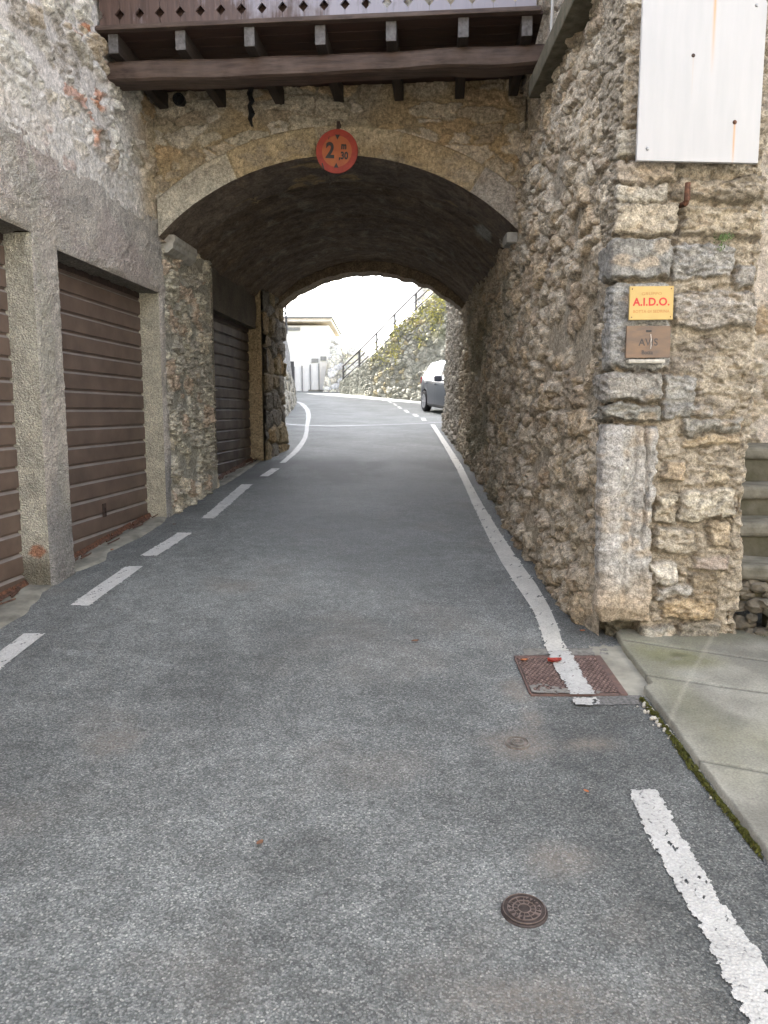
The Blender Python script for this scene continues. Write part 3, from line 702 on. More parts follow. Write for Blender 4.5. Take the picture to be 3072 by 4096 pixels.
def shutter(parent, s0, s1, top, off, mat, pitch, seed, debris=True):
    n = int((top + .3) / pitch) + 1; prof = []
    prof.append((top + .05, -.03)); prof.append((top - .045, -.03)); prof.append((top - .045, -.012)); prof.append((top - .06, -.012))
    t0 = top - .06
    for k in range(n):
        t = t0 - k * pitch
        prof += [(t, -.018), (t - .007, -.018), (t - .024, .0), (t - pitch * .93, .0), (t - pitch * .96, -.016), (t - pitch, -.018)]
    zs = np.array([p[0] for p in prof]); os_ = np.array([p[1] for p in prof])
    ss = np.linspace(s0, s1, 40)
    A, B = np.meshgrid(ss, np.arange(len(zs)), indexing='ij')
    Zp = zs[B] + .002 * (fbm(A / .6, zs[B] / .3, 3, seed) - .5)
    Op = off + os_[B] + .006 * (fbm(A / .5 + 3, zs[B] / .4, 3, seed + 1) - .5)
    keep = np.ones((len(ss) - 1, len(zs) - 1), bool)
    lowest = g(LY(ss)).min() - .12
    keep &= (zs[1:] > lowest)[None]
    o = sheet('garage_door', LF(A, Op, Zp), [mat, M['dusty_paint'] if mat is M['shutter'] else mat], parent, keep=keep, smooth=False)
    for pl_ in o.data.polygons:      # dust lies on the sloping upper lip of each slat
        if abs(pl_.normal.z) > .3 and (pl_.normal.z * (1 if pl_.normal.x * U_[0] + pl_.normal.y * U_[1] > 0 else -1)) > 0: pl_.material_index = 1
    m = MB()      # bent strip along the foot, following the slope
    pts = np.linspace(s0, s1, 14); rr = random.Random(seed)
    for a, b in zip(pts[:-1], pts[1:]):
        za_, zb_ = float(g(LY(a))) + .035, float(g(LY(b))) + .035
        j = rr.uniform(-.008, .012)
        m.add([LF(a, off + .004 + j, za_ - .03), LF(b, off + .004 + j, zb_ - .03), LF(b, off + .03 + j, zb_ - .026), LF(a, off + .03 + j, za_ - .026), LF(a, off + .006 + j, za_ + .012), LF(b, off + .006 + j, zb_ + .012)],
              [[0, 1, 2, 3], [3, 2, 5, 4], [0, 4, 5, 1], [0, 3, 4], [1, 5, 2]])
    m.build('bottom_strip', M['rust'], o)
    m = MB(); m.box(s0, s1, off - .03, off - .002, top - .045, top + .03, LF); m.build('roller_housing', M['dark_metal'], o)
    return o
d1 = shutter(lh, D1[0], D1[1], D1[2], REC + .0, M['shutter'], .139, 3)
m = MB(); m.box(-1.02, -.955, REC - .002, REC + .007, .66, .77, LF, .004); m.prism([(-.988 + .009 * math.cos(t), .715 + .02 * math.sin(t)) for t in np.linspace(0, 6.283, 12)[:-1]], REC + .006, REC + .016, LF)
m.build('lock', M['dark_metal'], d1)
d0 = shutter(lh, D0[0], D0[1], D0[2], REC + .0, M['shutter'], .139, 5)
# upper wall
sa = np.unique(np.concatenate([np.linspace(-9, -2.9, 90), np.arange(-2.9, .05, .0105)])); za = np.unique(np.concatenate([np.arange(3.12, 4.75, .0105), np.linspace(4.75, 5.45, 40)]))
S, Z = np.meshgrid(sa, za, indexing='ij')
d, c = rubble(S, Z, 'pale', 211)
k = sm(3.2, 3.32, Z + .12 * (fbm(S / .25, Z / .25, 3, 5) - .5))
d = d * (.25 + .75 * k) + .004
low_ = sm(3.62, 3.28, Z + .35 * (fbm(S / .3, Z / .2, 4, 15) - .5))
d = d * (1 - .65 * low_) + (fbm(S / .03, Z / .03, 3, 16) - .5) * .014 * low_
c = lerp3(c, np.array((.62, .585, .54)) * (.78 + .44 * fbm(S / .05, Z / .04, 4, 17))[..., None], .7 * low_)
balcony_shade = sm(3.9, 4.15, Z) * 0 + sm(-.55, -.1, S) * (Z < 4.15)  # shade under the balcony put into the stone colour
c = lerp3(c, c * np.array((.86, .72, .5)), .7 * balcony_shade)
sheet('rubble_wall', LF(S, d, Z), M['rubble_pale'], lh, c)
m = MB(); m.box(-9, 5.0, -6, -.32, -1, 5.4, LF); m.box(-9.0, .0, -.32, -.06, 3.3, 5.4, LF)
m.build('masonry_core', M['masonry_core'], lh)
m = MB(); m.prism([(-6.3, 5.4), (.2, 5.4), (.2, 5.5), (-2.9, 6.5), (-6.3, 5.5)], -9.3, -1.2, lambda a, dd, b: LF(dd, a, b)); m.build('roof', M['tile'], lh)

# ------------------------------------------------------------------ house over the arch
ah = thing('arch_house', 'stone house carried on a vaulted arch across the lane', 'house', tuple(FF(1.6, 0, 0)[:2]) + (float(g(7)),))
W0, W1, ZS, RISE = .02, 3.2, 3.05, .655
def arc(w, rise, zs):
    R_ = ((w / 2) ** 2 + rise ** 2) / (2 * rise); return R_, zs + rise - R_
Rf, zcf = arc(W1 - W0, RISE, ZS); uc = (W0 + W1) / 2
def zi(u): return zcf + np.sqrt(np.maximum(Rf ** 2 - (u - uc) ** 2, 0))
Re, zce = arc(W1 - W0 + .04, .59, 3.365)
def ze(u): return zce + np.sqrt(np.maximum(Re ** 2 - (u - uc) ** 2, 0))
ua = np.arange(-.03, 3.24, .0115); tb = np.linspace(0, 1, 110)
U, T = np.meshgrid(ua, tb, indexing='ij'); Zb = ze(np.clip(U, 0, 3.22)) - .01; Z = Zb + (4.62 - Zb) * T
d, c = rubble(U, Z, 'spandrel', 311)
d = d * sm(0, .06, Z - Zb + .02) - .008 * sm(.03, 0, Z - Zb)
sheet('spandrel_wall', FF(U, d, Z), M['rubble'], ah, c)
ua2 = np.linspace(-.03, 3.24, 90); U, Z = np.meshgrid(ua2, np.linspace(4.6, 7.4, 80), indexing='ij'); d, c = rubble(U, Z, 'spandrel', 311)
sheet('upper_wall', FF(U, d - .01, Z), M['rubble'], ah, c)
# ring of dressed stones
ua = np.linspace(W0 - .0, W1, 300); tb = np.linspace(0, 1, 30)
U, T = np.meshgrid(ua, tb, indexing='ij'); Z0 = zi(np.clip(U, W0, W1)); Z1 = ze(U) - .002; Z = Z0 + (Z1 - Z0) * T
ph = np.arctan2(U - uc, Z - zcf)
J = [math.atan2(x - uc, float(zi(np.array(x))) - zcf) for x in (.74, 1.46, 2.14, 2.78)]
blk = sum((ph > j).astype(int) for j in J)
dj = np.min([np.abs(ph - j) * Rf for j in J], axis=0)
d = .022 + (fbm(U / .06, Z / .06, 4, 331) - .5) * .012 + (fbm(U / .4, Z / .4, 3, 332) - .5) * .02 - .020 * sm(.013, .002, dj + .008 * (fbm(U / .05, Z / .05, 3, 7) - .5)) - .012 * sm(.95, 1, T)
c = np.array([(.44, .41, .33), (.41, .335, .215), (.43, .37, .265), (.40, .33, .22), (.34, .31, .265)])[blk]
low = sm(.62, .3, T + .35 * (fbm(U / .25, Z / .2, 3, 334) - .5)) * ((blk > 0) & (blk < 4))
c = lerp3(c, np.array((.32, .245, .145)), .5 * low)
c = lerp3(c, np.array((.30, .27, .22)), .55 * sm(.5, .7, fbm(U / .2, Z / .12, 4, 336)))
c = c * (.75 + .5 * fbm(U / .09, Z / .09, 4, 335))[..., None]
c = lerp3(c, np.array((.46, .42, .32)), .6 * sm(.006, .001, dj) * (T > .3))
ringf = sheet('arch_ring', FF(U, d, Z), M['ashlar'], ah, c)
da = np.linspace(0, .76, 34); U, Wd = np.meshgrid(np.linspace(W0, W1, 300), da, indexing='ij')
ph = np.arctan2(U - uc, zi(U) - zcf); rad = (fbm(ph * Rf / .12, Wd / .2, 4, 341) - .5) * .025 * sm(0, .06, Wd) + .01 * sm(.0, .03, Wd) * 0
rad = rad - .02 * sm(.012, .003, np.min([np.abs(ph - j) * Rf for j in J], axis=0)) * sm(.02, .05, Wd)
rr_ = Rf + rad
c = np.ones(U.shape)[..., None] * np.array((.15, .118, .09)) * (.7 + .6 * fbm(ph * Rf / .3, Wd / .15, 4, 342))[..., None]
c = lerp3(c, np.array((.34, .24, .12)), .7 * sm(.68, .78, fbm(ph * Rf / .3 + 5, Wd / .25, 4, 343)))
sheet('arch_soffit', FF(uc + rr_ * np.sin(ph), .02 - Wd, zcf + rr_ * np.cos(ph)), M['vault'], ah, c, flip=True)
# back edge of the ring up to the vault
m = []
def uR(s): return (1.215 + 2.03 - .0728 * s) / .99735 + .02
def vault_pt(f, s, lift=0.):
    """f 0..1 across, from wall to wall; the barrel behind the front ring sits a little higher."""
    w = uR(s) + .06; um = (uR(s) - .06) / 2; rise = .70 + (.66 - .70) * (s - .7) / 4.4
    rise = rise + lift; R_ = (w * w / 4 + rise ** 2) / (2 * rise); zc = 3.06 + rise - R_
    am = np.arcsin(np.clip(w / 2 / R_, 0, 1)); a = -am + 2 * am * f
    return um, R_, zc, a
f_, s_ = np.meshgrid(np.linspace(0, 1, 150), np.linspace(.66, 5.05, 150), indexing='ij')
um, R_, zc, a = vault_pt(f_, s_)
q = (fbm(a * 2.2 / .5, s_ / .16, 4, 351) - .5) * .05 + (ridge(a * 2.2 / .12, s_ / .5, 3, 352) - .5) * .03
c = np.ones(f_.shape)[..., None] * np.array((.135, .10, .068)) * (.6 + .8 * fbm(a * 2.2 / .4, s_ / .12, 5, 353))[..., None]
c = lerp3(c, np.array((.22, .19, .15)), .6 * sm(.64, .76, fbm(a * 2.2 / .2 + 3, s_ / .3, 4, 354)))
c = lerp3(c, np.array((.30, .31, .28)), .8 * sm(1., .6, np.hypot((a - .66) / .05, (s_ - 1.0) / .35) + (fbm(a * 20, s_ * 8, 3, 6) - .5)))
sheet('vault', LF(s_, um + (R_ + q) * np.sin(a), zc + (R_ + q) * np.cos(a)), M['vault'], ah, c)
# ring at the far end
sB = 4.80
def ringB(f, dr):
    w = 2.86; rise = .56; R2, zc2 = arc(w, rise, 3.02); am = math.asin(w / 2 / R2); a = -am + 2 * am * f
    u0 = 1.41
    return u0 + (R2 + dr) * np.sin(a), zc2 + (R2 + dr) * np.cos(a), a * R2
f_, t_ = np.meshgrid(np.linspace(0, 1, 160), np.linspace(0, 1, 16), indexing='ij')
nz = (fbm(f_ * 3 / .12, t_ * 0 + 1, 4, 361) - .5) * .05
uu, zz, _ = ringB(f_, t_ * .42 + nz * (1 - t_))
d = (fbm(f_ * 20, t_ * 4, 4, 362) - .5) * .03 * sm(0, .12, t_)
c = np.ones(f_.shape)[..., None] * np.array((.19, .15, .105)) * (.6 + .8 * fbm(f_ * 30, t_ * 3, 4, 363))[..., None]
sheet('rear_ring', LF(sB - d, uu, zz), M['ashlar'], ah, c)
f_, t_ = np.meshgrid(np.linspace(0, 1, 160), np.linspace(0, .40, 16), indexing='ij')
nz = (fbm(f_ * 3 / .12, t_ * 0 + 1, 4, 361) - .5) * .05 + (fbm(f_ * 40, t_ * 12, 3, 364) - .5) * .03 * sm(0, .05, t_)
uu, zz, _ = ringB(f_, nz)
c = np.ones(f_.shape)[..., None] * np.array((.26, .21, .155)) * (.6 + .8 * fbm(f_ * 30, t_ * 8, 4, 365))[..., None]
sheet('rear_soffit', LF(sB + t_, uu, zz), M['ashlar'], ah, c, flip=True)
m = MB()
m.box(.2, 5.1, -.32, 3.6, 4.12, 7.3, LF); m.box(4.96, 5.18, -.4, 3.1, 3.75, 7.3, LF)
m.build('masonry_core', M['masonry_core'], ah)
m = MB(); m.prism([(-1.35, 6.75), (.0, 7.3), (5.6, 7.3), (5.6, 7.42), (2.5, 8.6), (-1.35, 6.9)], -.25, 3.35, lambda a, dd, b: LF(a, dd, b)); m.build('roof', M['tile'], ah)

# left pier inside the passage, the third shutter and the rear pier
sa = np.arange(-.05, 1.61, .0105); tb = np.linspace(0, 1, 265); S, T = np.meshgrid(sa, tb, indexing='ij')
zb = g(LY(S)) - .08; Z = zb + (3.12 - zb) * T
d, c = rubble(S, Z, 'grey', 411)
rim = np.minimum(sm(-.05, .03, S), 1)
d = d * rim * (1 - .8 * sm(1.44, 1.56, S)) * (1 - .6 * sm(.12, .0, S)) - .004
d = d + .05 * sm(.4, .0, Z - g(LY(S))) * (fbm(S / .2, Z / .2, 3, 9))
edge_n = .05 * (fbm(S * 0 + 3, Z / .12, 4, 412) - .5)
c = lerp3(c, np.array((.33, .32, .29)), .8 * sm(.05, .0, S))
sheet('rubble_pier', LF(S + edge_n * .35 * sm(1.3, 1.6, S), d, Z), M['rubble'], ah, c)
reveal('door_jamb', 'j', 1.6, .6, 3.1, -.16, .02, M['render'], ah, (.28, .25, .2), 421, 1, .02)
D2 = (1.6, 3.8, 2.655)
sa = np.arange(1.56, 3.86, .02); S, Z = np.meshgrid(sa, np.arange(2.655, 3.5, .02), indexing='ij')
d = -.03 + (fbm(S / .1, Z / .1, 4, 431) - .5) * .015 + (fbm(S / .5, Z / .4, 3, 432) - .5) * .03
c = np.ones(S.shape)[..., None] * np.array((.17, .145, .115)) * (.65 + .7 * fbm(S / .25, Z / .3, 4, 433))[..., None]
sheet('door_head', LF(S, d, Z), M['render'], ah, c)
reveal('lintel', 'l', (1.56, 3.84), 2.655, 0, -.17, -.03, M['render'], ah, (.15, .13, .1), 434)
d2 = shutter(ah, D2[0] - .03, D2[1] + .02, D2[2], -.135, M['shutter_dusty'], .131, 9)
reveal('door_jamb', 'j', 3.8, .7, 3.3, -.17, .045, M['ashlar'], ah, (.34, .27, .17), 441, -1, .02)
sa = np.arange(3.79, 5.22, .012); tb = np.linspace(0, 1, 190); S, T = np.meshgrid(sa, tb, indexing='ij')
zb = g(LY(S)) - .06; Z = zb + (3.2 - zb) * T
e, h, dx, dy = stones(S, Z, .42, .26, 451, .6, .2, 3.2)
top = sm(.02, .2, e)
d = top * (.025 + .04 * h[0]) + (ridge(S / .12, Z / .1, 4, 452) - .5) * .04 + (fbm(S / .4, Z / .4, 3, 453) - .5) * .05 + .045 + .05 * sm(.5, 0, Z - g(LY(S))) * fbm(S / .15, Z / .15, 3, 455)
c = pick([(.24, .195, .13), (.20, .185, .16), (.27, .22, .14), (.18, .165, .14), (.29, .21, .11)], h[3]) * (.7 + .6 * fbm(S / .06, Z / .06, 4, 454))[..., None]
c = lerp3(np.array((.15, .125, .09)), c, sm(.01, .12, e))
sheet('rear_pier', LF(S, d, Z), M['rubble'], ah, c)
m = MB(); m.box(3.84, 5.2, -.3, .01, .3, 3.3, LF); m.build('pier_core', M['masonry_core'], ah)
# impost blocks under the ring
m = MB()
prof = [(-.1, 3.10), (.115, 3.10), (.12, 3.045), (.105, 3.03), (.098, 2.985), (.05, 2.945), (-.1, 2.94)]
m.prism(prof, .12, .78, lambda a, dd, b: LF(dd, a, b)); m.build('impost', plain('pale_impost_stone', (.40, .38, .33), .8, .2, 12, bd=.003), ah)
m = MB(); m.box(1.07, 1.25, 6.95, 7.2, 2.97, 3.06, None, .012); m.build('impost', plain('pale_impost_block', (.38, .37, .33), .8, .2, 12, bd=.003), ah)

tag(mk('hanging_root', *(lambda P: (P[0], P[1]))((lambda: (
    [FF(.885 + .012 * math.sin(k * 2.1) + sx * (.018 + .012 * ((k * 7) % 5) / 5) * (1 if k < 9 else .5), .035 + .03 * (k % 2) * .3 + dd, 4.30 - k * .035) for k in range(11) for sx, dd in ((-1, 0), (0, .02), (1, 0))],
    [[3 * k + a, 3 * k + a + 1, 3 * k + a + 4, 3 * k + a + 3] for k in range(10) for a in (0, 1)]))()), M['black'], loc=tuple(FF(.885, .03, 4.1))), 'black jagged root hanging down stone wall below the balcony', 'root')
m = MB(); m.lathe([(.0, .02), (.042, .02), (.042, .06), (.052, .06), (.052, -.05)], (0, 0, 0), 24, 'y')
for i, v in enumerate(m.v): m.v[i] = tuple(FF(.255 + v[0], v[1], 4.19 + v[2]))
tag(m.build('drain_pipe', M['black'], loc=tuple(FF(.255, 0, 4.19))), 'dark round pipe mouth in wall under left end of balcony', 'pipe')

# ------------------------------------------------------------------ right wall
rw = thing('rubble_terrace', 'tall rough rubble terrace wall with grey corner stones on the right', 'wall', (1.6, 4.6, float(g(4.6))))
RY = [3.5, 3.95, 4.25, 4.8, 5.7, 7.1, 9., 11.6, 14, 16.3]; RX = [1.139, 1.139, 1.136, 1.115, 1.092, 1.15, 1.195, 1.21, 1.25, 1.30]
def Xr(Y, Z): return np.interp(Y, RY, RX) + .012 * np.clip(Z - g(Y), 0, 4) + .07 * sm(2.7, 3.7, Z) * sm(6.6, 6.0, Y)
ya = gs(4.02, 16.3, 720, 3.4); tb = np.linspace(0, 1, 330); Y, T = np.meshgrid(ya, tb, indexing='ij')
zb = g(Y) - .08; Z = zb + (3.82 - zb) * T
d, c = rubble(Y, Z, 'tan', 511)
hg = Z - g(Y)
d = d + .06 * sm(.5, .0, hg) * fbm(Y / .25, Z / .2, 3, 515)
d = d * sm(4.0, 4.26, Y) - .02 * sm(4.25, 4.05, Y)
mossy = sm(.45, .65, fbm(Y / .8, Z / .5, 4, 516)) * sm(6.4, 7.4, Y) * (1 - sm(10.5, 12, Y)) * sm(2.4, 1.9, hg)
c = lerp3(c, np.array((.115, .125, .075)), .5 * mossy)
c = lerp3(c, np.array((.26, .255, .235)) * (.6 + .8 * fbm(Y / .05, Z / .05, 4, 517))[..., None], .55 * sm(11.8, 12.6, Y))
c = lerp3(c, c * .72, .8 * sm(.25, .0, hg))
P = np.stack([Xr(Y, Z) - d, Y, Z], -1)
sheet('rubble_wall', P, M['rubble'], rw, c, flip=True)
ya = gs(4.09, 7.0, 230, 1.3); za = np.concatenate([np.arange(3.78, 5.0, .0125), np.linspace(5.0, 5.02, 2)[1:]]); Y, Z = np.meshgrid(ya, za, indexing='ij')
d, c = rubble(Y, Z, 'tan', 521)
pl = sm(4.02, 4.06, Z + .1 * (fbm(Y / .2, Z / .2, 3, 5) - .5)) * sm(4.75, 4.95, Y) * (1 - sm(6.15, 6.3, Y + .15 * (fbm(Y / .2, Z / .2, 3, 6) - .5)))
c = lerp3(c, np.array((.55, .50, .42)) * (.8 + .4 * fbm(Y / .1, Z / .1, 4, 7))[..., None], pl)  # pale plaster, with the strong sky light there put into its colour
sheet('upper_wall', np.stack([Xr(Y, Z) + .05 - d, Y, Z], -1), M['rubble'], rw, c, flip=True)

# corner pier: path wraps from the lane side (a < 0) round the arris to the front (a > 0)
X0, Y0 = 1.165, 3.965
aa = np.concatenate([np.arange(-.34, -.05, .009), np.arange(-.05, .775, .0062)]); za = np.arange(.16, 4.2, .0066)
A, Z = np.meshgrid(aa, za, indexing='ij')
px = lambda x: (x - 215) * .00106
pz = lambda y: 2.345 - (y - 75) * .001035
#        x0   x1   y0   y1   proud  colour              craggy layered
BL = [(190, 480, -420, -300, .030, (.36, .34, .29), .6, 0), (205, 470, -290, -190, .035, (.34, .30, .25), .6, 0), (185, 440, -180, -105, .02, (.40, .38, .33), .6, 0),
      (195, 478, -95, 55, .035, (.40, .36, .29), .6, 0), (60, 474, 76, 246, .046, (.245, .245, .235), .25, 0), (120, 472, 268, 690, .028, (.30, .305, .30), .5, 0),
      (40, 447, 705, 832, .036, (.285, .28, .265), .8, 0), (90, 440, 848, 936, .040, (.235, .235, .215), .5, 1), (150, 432, 962, 1958, .055, (.40, .395, .38), .28, 2),
      (470, 880, -210, -120, .03, (.29, .26, .21), .9, 1), (500, 870, -80, 60, .035, (.36, .32, .25), .9, 1),
      (478, 762, 100, 246, .026, (.335, .335, .325), .8, 1), (485, 872, 318, 478, .034, (.36, .34, .31), 1., 1), (772, 872, 200, 292, .03, (.34, .33, .31), .8, 0),
      (455, 610, 726, 880, .020, (.34, .34, .325), .9, 0), (450, 700, 850, 915, .016, (.31, .31, .30), .9, 1), (555, 842, 930, 995, .026, (.30, .295, .27), .8, 1), (560, 835, 1000, 1060, .012, (.37, .31, .22), .8, 1),
      (468, 582, 1140, 1225, .03, (.40, .33, .24), .7, 0), (690, 790, 1170, 1250, .022, (.42, .37, .28), .8, 0), (565, 838, 1280, 1425, .040, (.46, .43, .36), 1.2, 0), (455, 560, 1300, 1440, .02, (.42, .39, .32), 1., 0),
      (460, 642, 1468, 1590, .030, (.42, .385, .32), .8, 1), (712, 815, 1450, 1560, .036, (.43, .365, .27), .8, 0), (640, 812, 1610, 1682, .026, (.37, .32, .28), .7, 0),
      (438, 565, 1652, 1762, .034, (.52, .50, .45), .6, 0), (575, 620, 1690, 1720, .02, (.50, .43, .33), .4, 0), (465, 640, 1765, 1835, .030, (.41, .40, .375), .6, 1), (500, 765, 1838, 1935, .034, (.43, .35, .24), .9, 1), (640, 770, 1700, 1850, .02, (.27, .23, .17), .8, 1),
      (395, 565, 1985, 2060, .03, (.36, .35, .31), .8, 0), (580, 800, 1945, 2080, .018, (.24, .225, .19), .8, 0)]
d = (fbm(A / .05, Z / .04, 4, 601) - .5) * .022 + (ridge(A / .1, Z / .05, 3, 602) - .5) * .022 + (fbm(A / .3, Z / .3, 3, 603) - .5) * .03
c = np.ones(A.shape)[..., None] * np.array((.38, .335, .26)) * (.74 + .5 * fbm(A / .07, Z / .06, 4, 604))[..., None]
c = lerp3(c, np.array((.22, .195, .165)), .7 * sm(.58, .72, fbm(A / .18, Z / .12, 4, 605)))
c = lerp3(c, np.array((.30, .27, .215)), sm(.02, -.05, A))
d = np.where(A < 0, d * .7, d)
wx = A + .022 * (fbm(A / .10, Z / .09, 3, 606) - .5) * 2 + .013 * (fbm(A / .03, Z / .03, 3, 616) - .5) * 2; wz = Z + .026 * (fbm(A / .12 + 9, Z / .09, 3, 607) - .5) * 2 + .012 * (fbm(A / .03 + 9, Z / .03, 3, 617) - .5) * 2
ch1 = chips(wx, wz, .075, 612); ch2 = chips(A, Z, .032, 613); ch3 = chips(A * .5, Z, .03, 614)
rag = (ridge(A / .07, Z / .05, 4, 608) - .52) * .6 + ch1 * .85 + ch2 * .45
d = d + ch1 * .014 + ch2 * .008 - .02 * sm(.62, .72, fbm(A / .09, Z / .035, 4, 619))
for k, (x0, x1, y0, y1, pr, cc, cg, lay) in enumerate(BL):
    a0, a1, z0, z1 = px(x0), px(x1), pz(y1), pz(y0)
    r_ = .014
    qx = np.abs(wx - (a0 + a1) / 2) - (a1 - a0) / 2 + r_; qz = np.abs(wz - (z0 + z1) / 2) - (z1 - z0) / 2 + r_
    sd = np.hypot(np.maximum(qx, 0), np.maximum(qz, 0)) + np.minimum(np.maximum(qx, qz), 0) - r_
    mk_ = sm(.005, -.008, sd + .012 * ch1 + .006 * ch2)
    surf = pr + rag * .022 * cg + (fbm(A / .15, Z / .12, 3, 620 + k) - .5) * .025
    if lay == 1: surf = surf + (ridge(A / .3, wz / .034, 3, 640 + k) - .5) * .026 + ch3 * .014
    col = np.array(cc) * np.array((1.02, 1.0, .955)) * (.64 + .72 * fbm(A / .05, Z / .035, 5, 660 + k))[..., None]
    col = lerp3(col, np.array((.42, .34, .24)), .55 * sm(.6, .75, fbm(A / .12, Z / .08, 4, 690 + k)))
    if lay == 2:      # tall fluted stone: upright grooves, ochre foot
        gr1 = np.abs(A - (px(283) + .012 * (fbm(Z / .12, Z * 0, 3, 5) - .5) * 2 - .02 * (Z - .9))); gr2 = np.abs(A - (px(372) + .02 * (fbm(Z / .1, Z * 0 + 4, 3, 5) - .5) * 2))
        surf = surf + .012 * np.cos((wx - px(230) + .05 * (fbm(Z / .3, Z * 0 + 7, 2, 5) - .5)) / .028) * sm(1.5, 1.2, Z) - .016 * sm(.024, .003, gr1) * sm(1.5, 1.1, Z + .3 * (fbm(Z / .2, Z * 0, 2, 4) - .5)) - .012 * sm(.016, .002, np.abs(A - px(325) - .02 * (fbm(Z / .15, Z * 0 + 8, 3, 5) - .5))) * sm(.6, .9, Z) - .034 * sm(.012, .003, gr2) * sm(.75, .95, Z)
        col = lerp3(col, np.array((.44, .36, .26)) * (.8 + .4 * fbm(A / .05, Z / .05, 3, 9))[..., None], .85 * sm(.72, .5, Z + .12 * (fbm(A / .1, Z / .1, 3, 8) - .5)))
        col = lerp3(col, np.array((.42, .41, .39)), .6 * sm(.03, .01, np.abs(A - px(245))) * sm(.6, .8, Z))
        surf = surf - .03 * sm(.5, .42, Z)
    d = d - .012 * sm(.020, .004, np.abs(sd - .008)) * (1 - mk_)
    d = d * (1 - mk_) + surf * mk_
    c = lerp3(c, col, mk_)
    c = lerp3(c, c * .6, sm(.012, .004, np.abs(sd)) * .5)
hol = sm(.42, .36, Z + .02 * (fbm(A / .06, Z / .06, 3, 3) - .5)) * sm(-.2, -.12, A) * sm(px(410), px(385), A)   # hollow under the tall stone
d = d - .07 * hol; c = lerp3(c, np.array((.115, .105, .075)), hol)
th = np.clip((A + .03) / .06, 0, 1) * math.pi / 2
nx_ = -np.cos(th); ny_ = -np.sin(th)
bx = np.where(A < 0, X0, X0 + np.minimum(A, .715)) - .02 * sm(0, -.3, A); by = np.where(A < 0, Y0 - A, Y0)
back = sm(.70, .78, A) ** 1.5 * .26 + .03 * sm(.62, .70, A) * (fbm(A * 0, Z / .12, 3, 9) - .4)
edge_w = .045 * (fbm(A * 0 + 2, Z / .16, 4, 611) - .55) * sm(.45, .75, A)
P = np.stack([bx + nx_ * d + edge_w, by + ny_ * d + back, Z], -1)
sheet('corner_pier', P, M['ashlar'], rw, c, flip=True)
# pier side towards the stairs and the wall above
ya = np.arange(3.97, 5.6, .02); za = np.arange(.2, 4.2, .02); Y, Z = np.meshgrid(ya, za, indexing='ij'); d, c = rubble(Y, Z, 'tan', 541)
sheet('stair_side_wall', np.stack([1.835 + d * .6 - .02 * (Y < 4.0), Y, Z], -1), M['rubble'], rw, c * 1.15)
xa = np.arange(1.12, 1.86, .02); za = np.arange(4.15, 4.72, .02); X, Z = np.meshgrid(xa, za, indexing='ij'); d, c = rubble(X, Z, 'tan', 543)
sheet('pier_upper_wall', np.stack([X, 3.99 - d * .6, Z], -1), M['rubble'], rw, c, flip=False)
xa = np.arange(1.8, 3.45, .0125); za = np.arange(.9, 4.7, .0125); X, Z = np.meshgrid(xa, za, indexing='ij'); d, c = rubble(X, Z, 'pale', 547)
sheet('stair_back_wall', np.stack([X, 5.5 - d * 1.2, Z], -1), M['rubble_pale'], rw, c * np.array((.98, .93, .84)))
m = MB(); m.box(1.36, 1.78, 4.12, 5.7, -.2, 4.68); m.box(1.42, 6.5, 5.58, 16.2, -.3, 4.68); m.box(1.30, 1.42, 5.58, 6.9, 4.0, 4.98); m.build('masonry_core', M['masonry_core'], rw)
m = MB(); m.prism([(5.45, 4.69), (16.3, 4.69), (16.3, 4.78), (5.45, 4.78)], 1.44, 6.6, lambda a, dd, b: (dd, a, b)); m.build('terrace_paving', M['concrete'], rw)
m = MB()
xa = np.linspace(0, 1, 2)
b = bmesh.new(); bmesh.ops.create_grid(b, x_segments=8, y_segments=60, size=.5)
b.free()
m.box(1.068, 1.42, 3.99, 6.03, 3.80, 3.93, None, .012, 2)
m.build('stone_ledge', plain('mossy_ledge_stone', (.115, .10, .07), .9, .35, 14, bd=.006, col2=(.06, .058, .035)), rw)
m = MB(); m.box(1.15, 1.34, 13.45, 13.9, 3.36, 3.56, None, .02, 2); m.build('impost', M['concrete'], rw)
m = MB(); m.tube([(1.155, 5.62, 5.0), (1.155, 5.62, 4.75), (1.15, 5.63, 4.4), (1.155, 5.68, 4.12), (1.16, 5.74, 3.98)], .011, 8)
tag(m.build('cable', M['cable'], loc=(1.15, 5.62, 3.98)), 'thin grey cable down the pale patch beside the balcony', 'cable')

# ------------------------------------------------------------------ stone stairs behind the corner pier
def slab(mb, poly, z0, z1, bev=.0, seg=3):
    b = bmesh.new(); lo = [b.verts.new((x, y, z0)) for x, y in poly]; hi = [b.verts.new((x, y, z1)) for x, y in poly]
    n = len(poly); b.faces.new(lo[::-1]); b.faces.new(hi)
    for i in range(n): b.faces.new([lo[i], lo[(i + 1) % n], hi[(i + 1) % n], hi[i]])
    bmesh.ops.recalc_face_normals(b, faces=b.faces)
    if bev: bmesh.ops.bevel(b, geom=list(b.edges), offset=bev, segments=seg, profile=.5, affect='EDGES')
    return mb.bm(b)
st = thing('stone_staircase', 'worn grey stone stairs climbing behind the corner pier', 'stairs', (2.5, 4.3, float(g(4))))
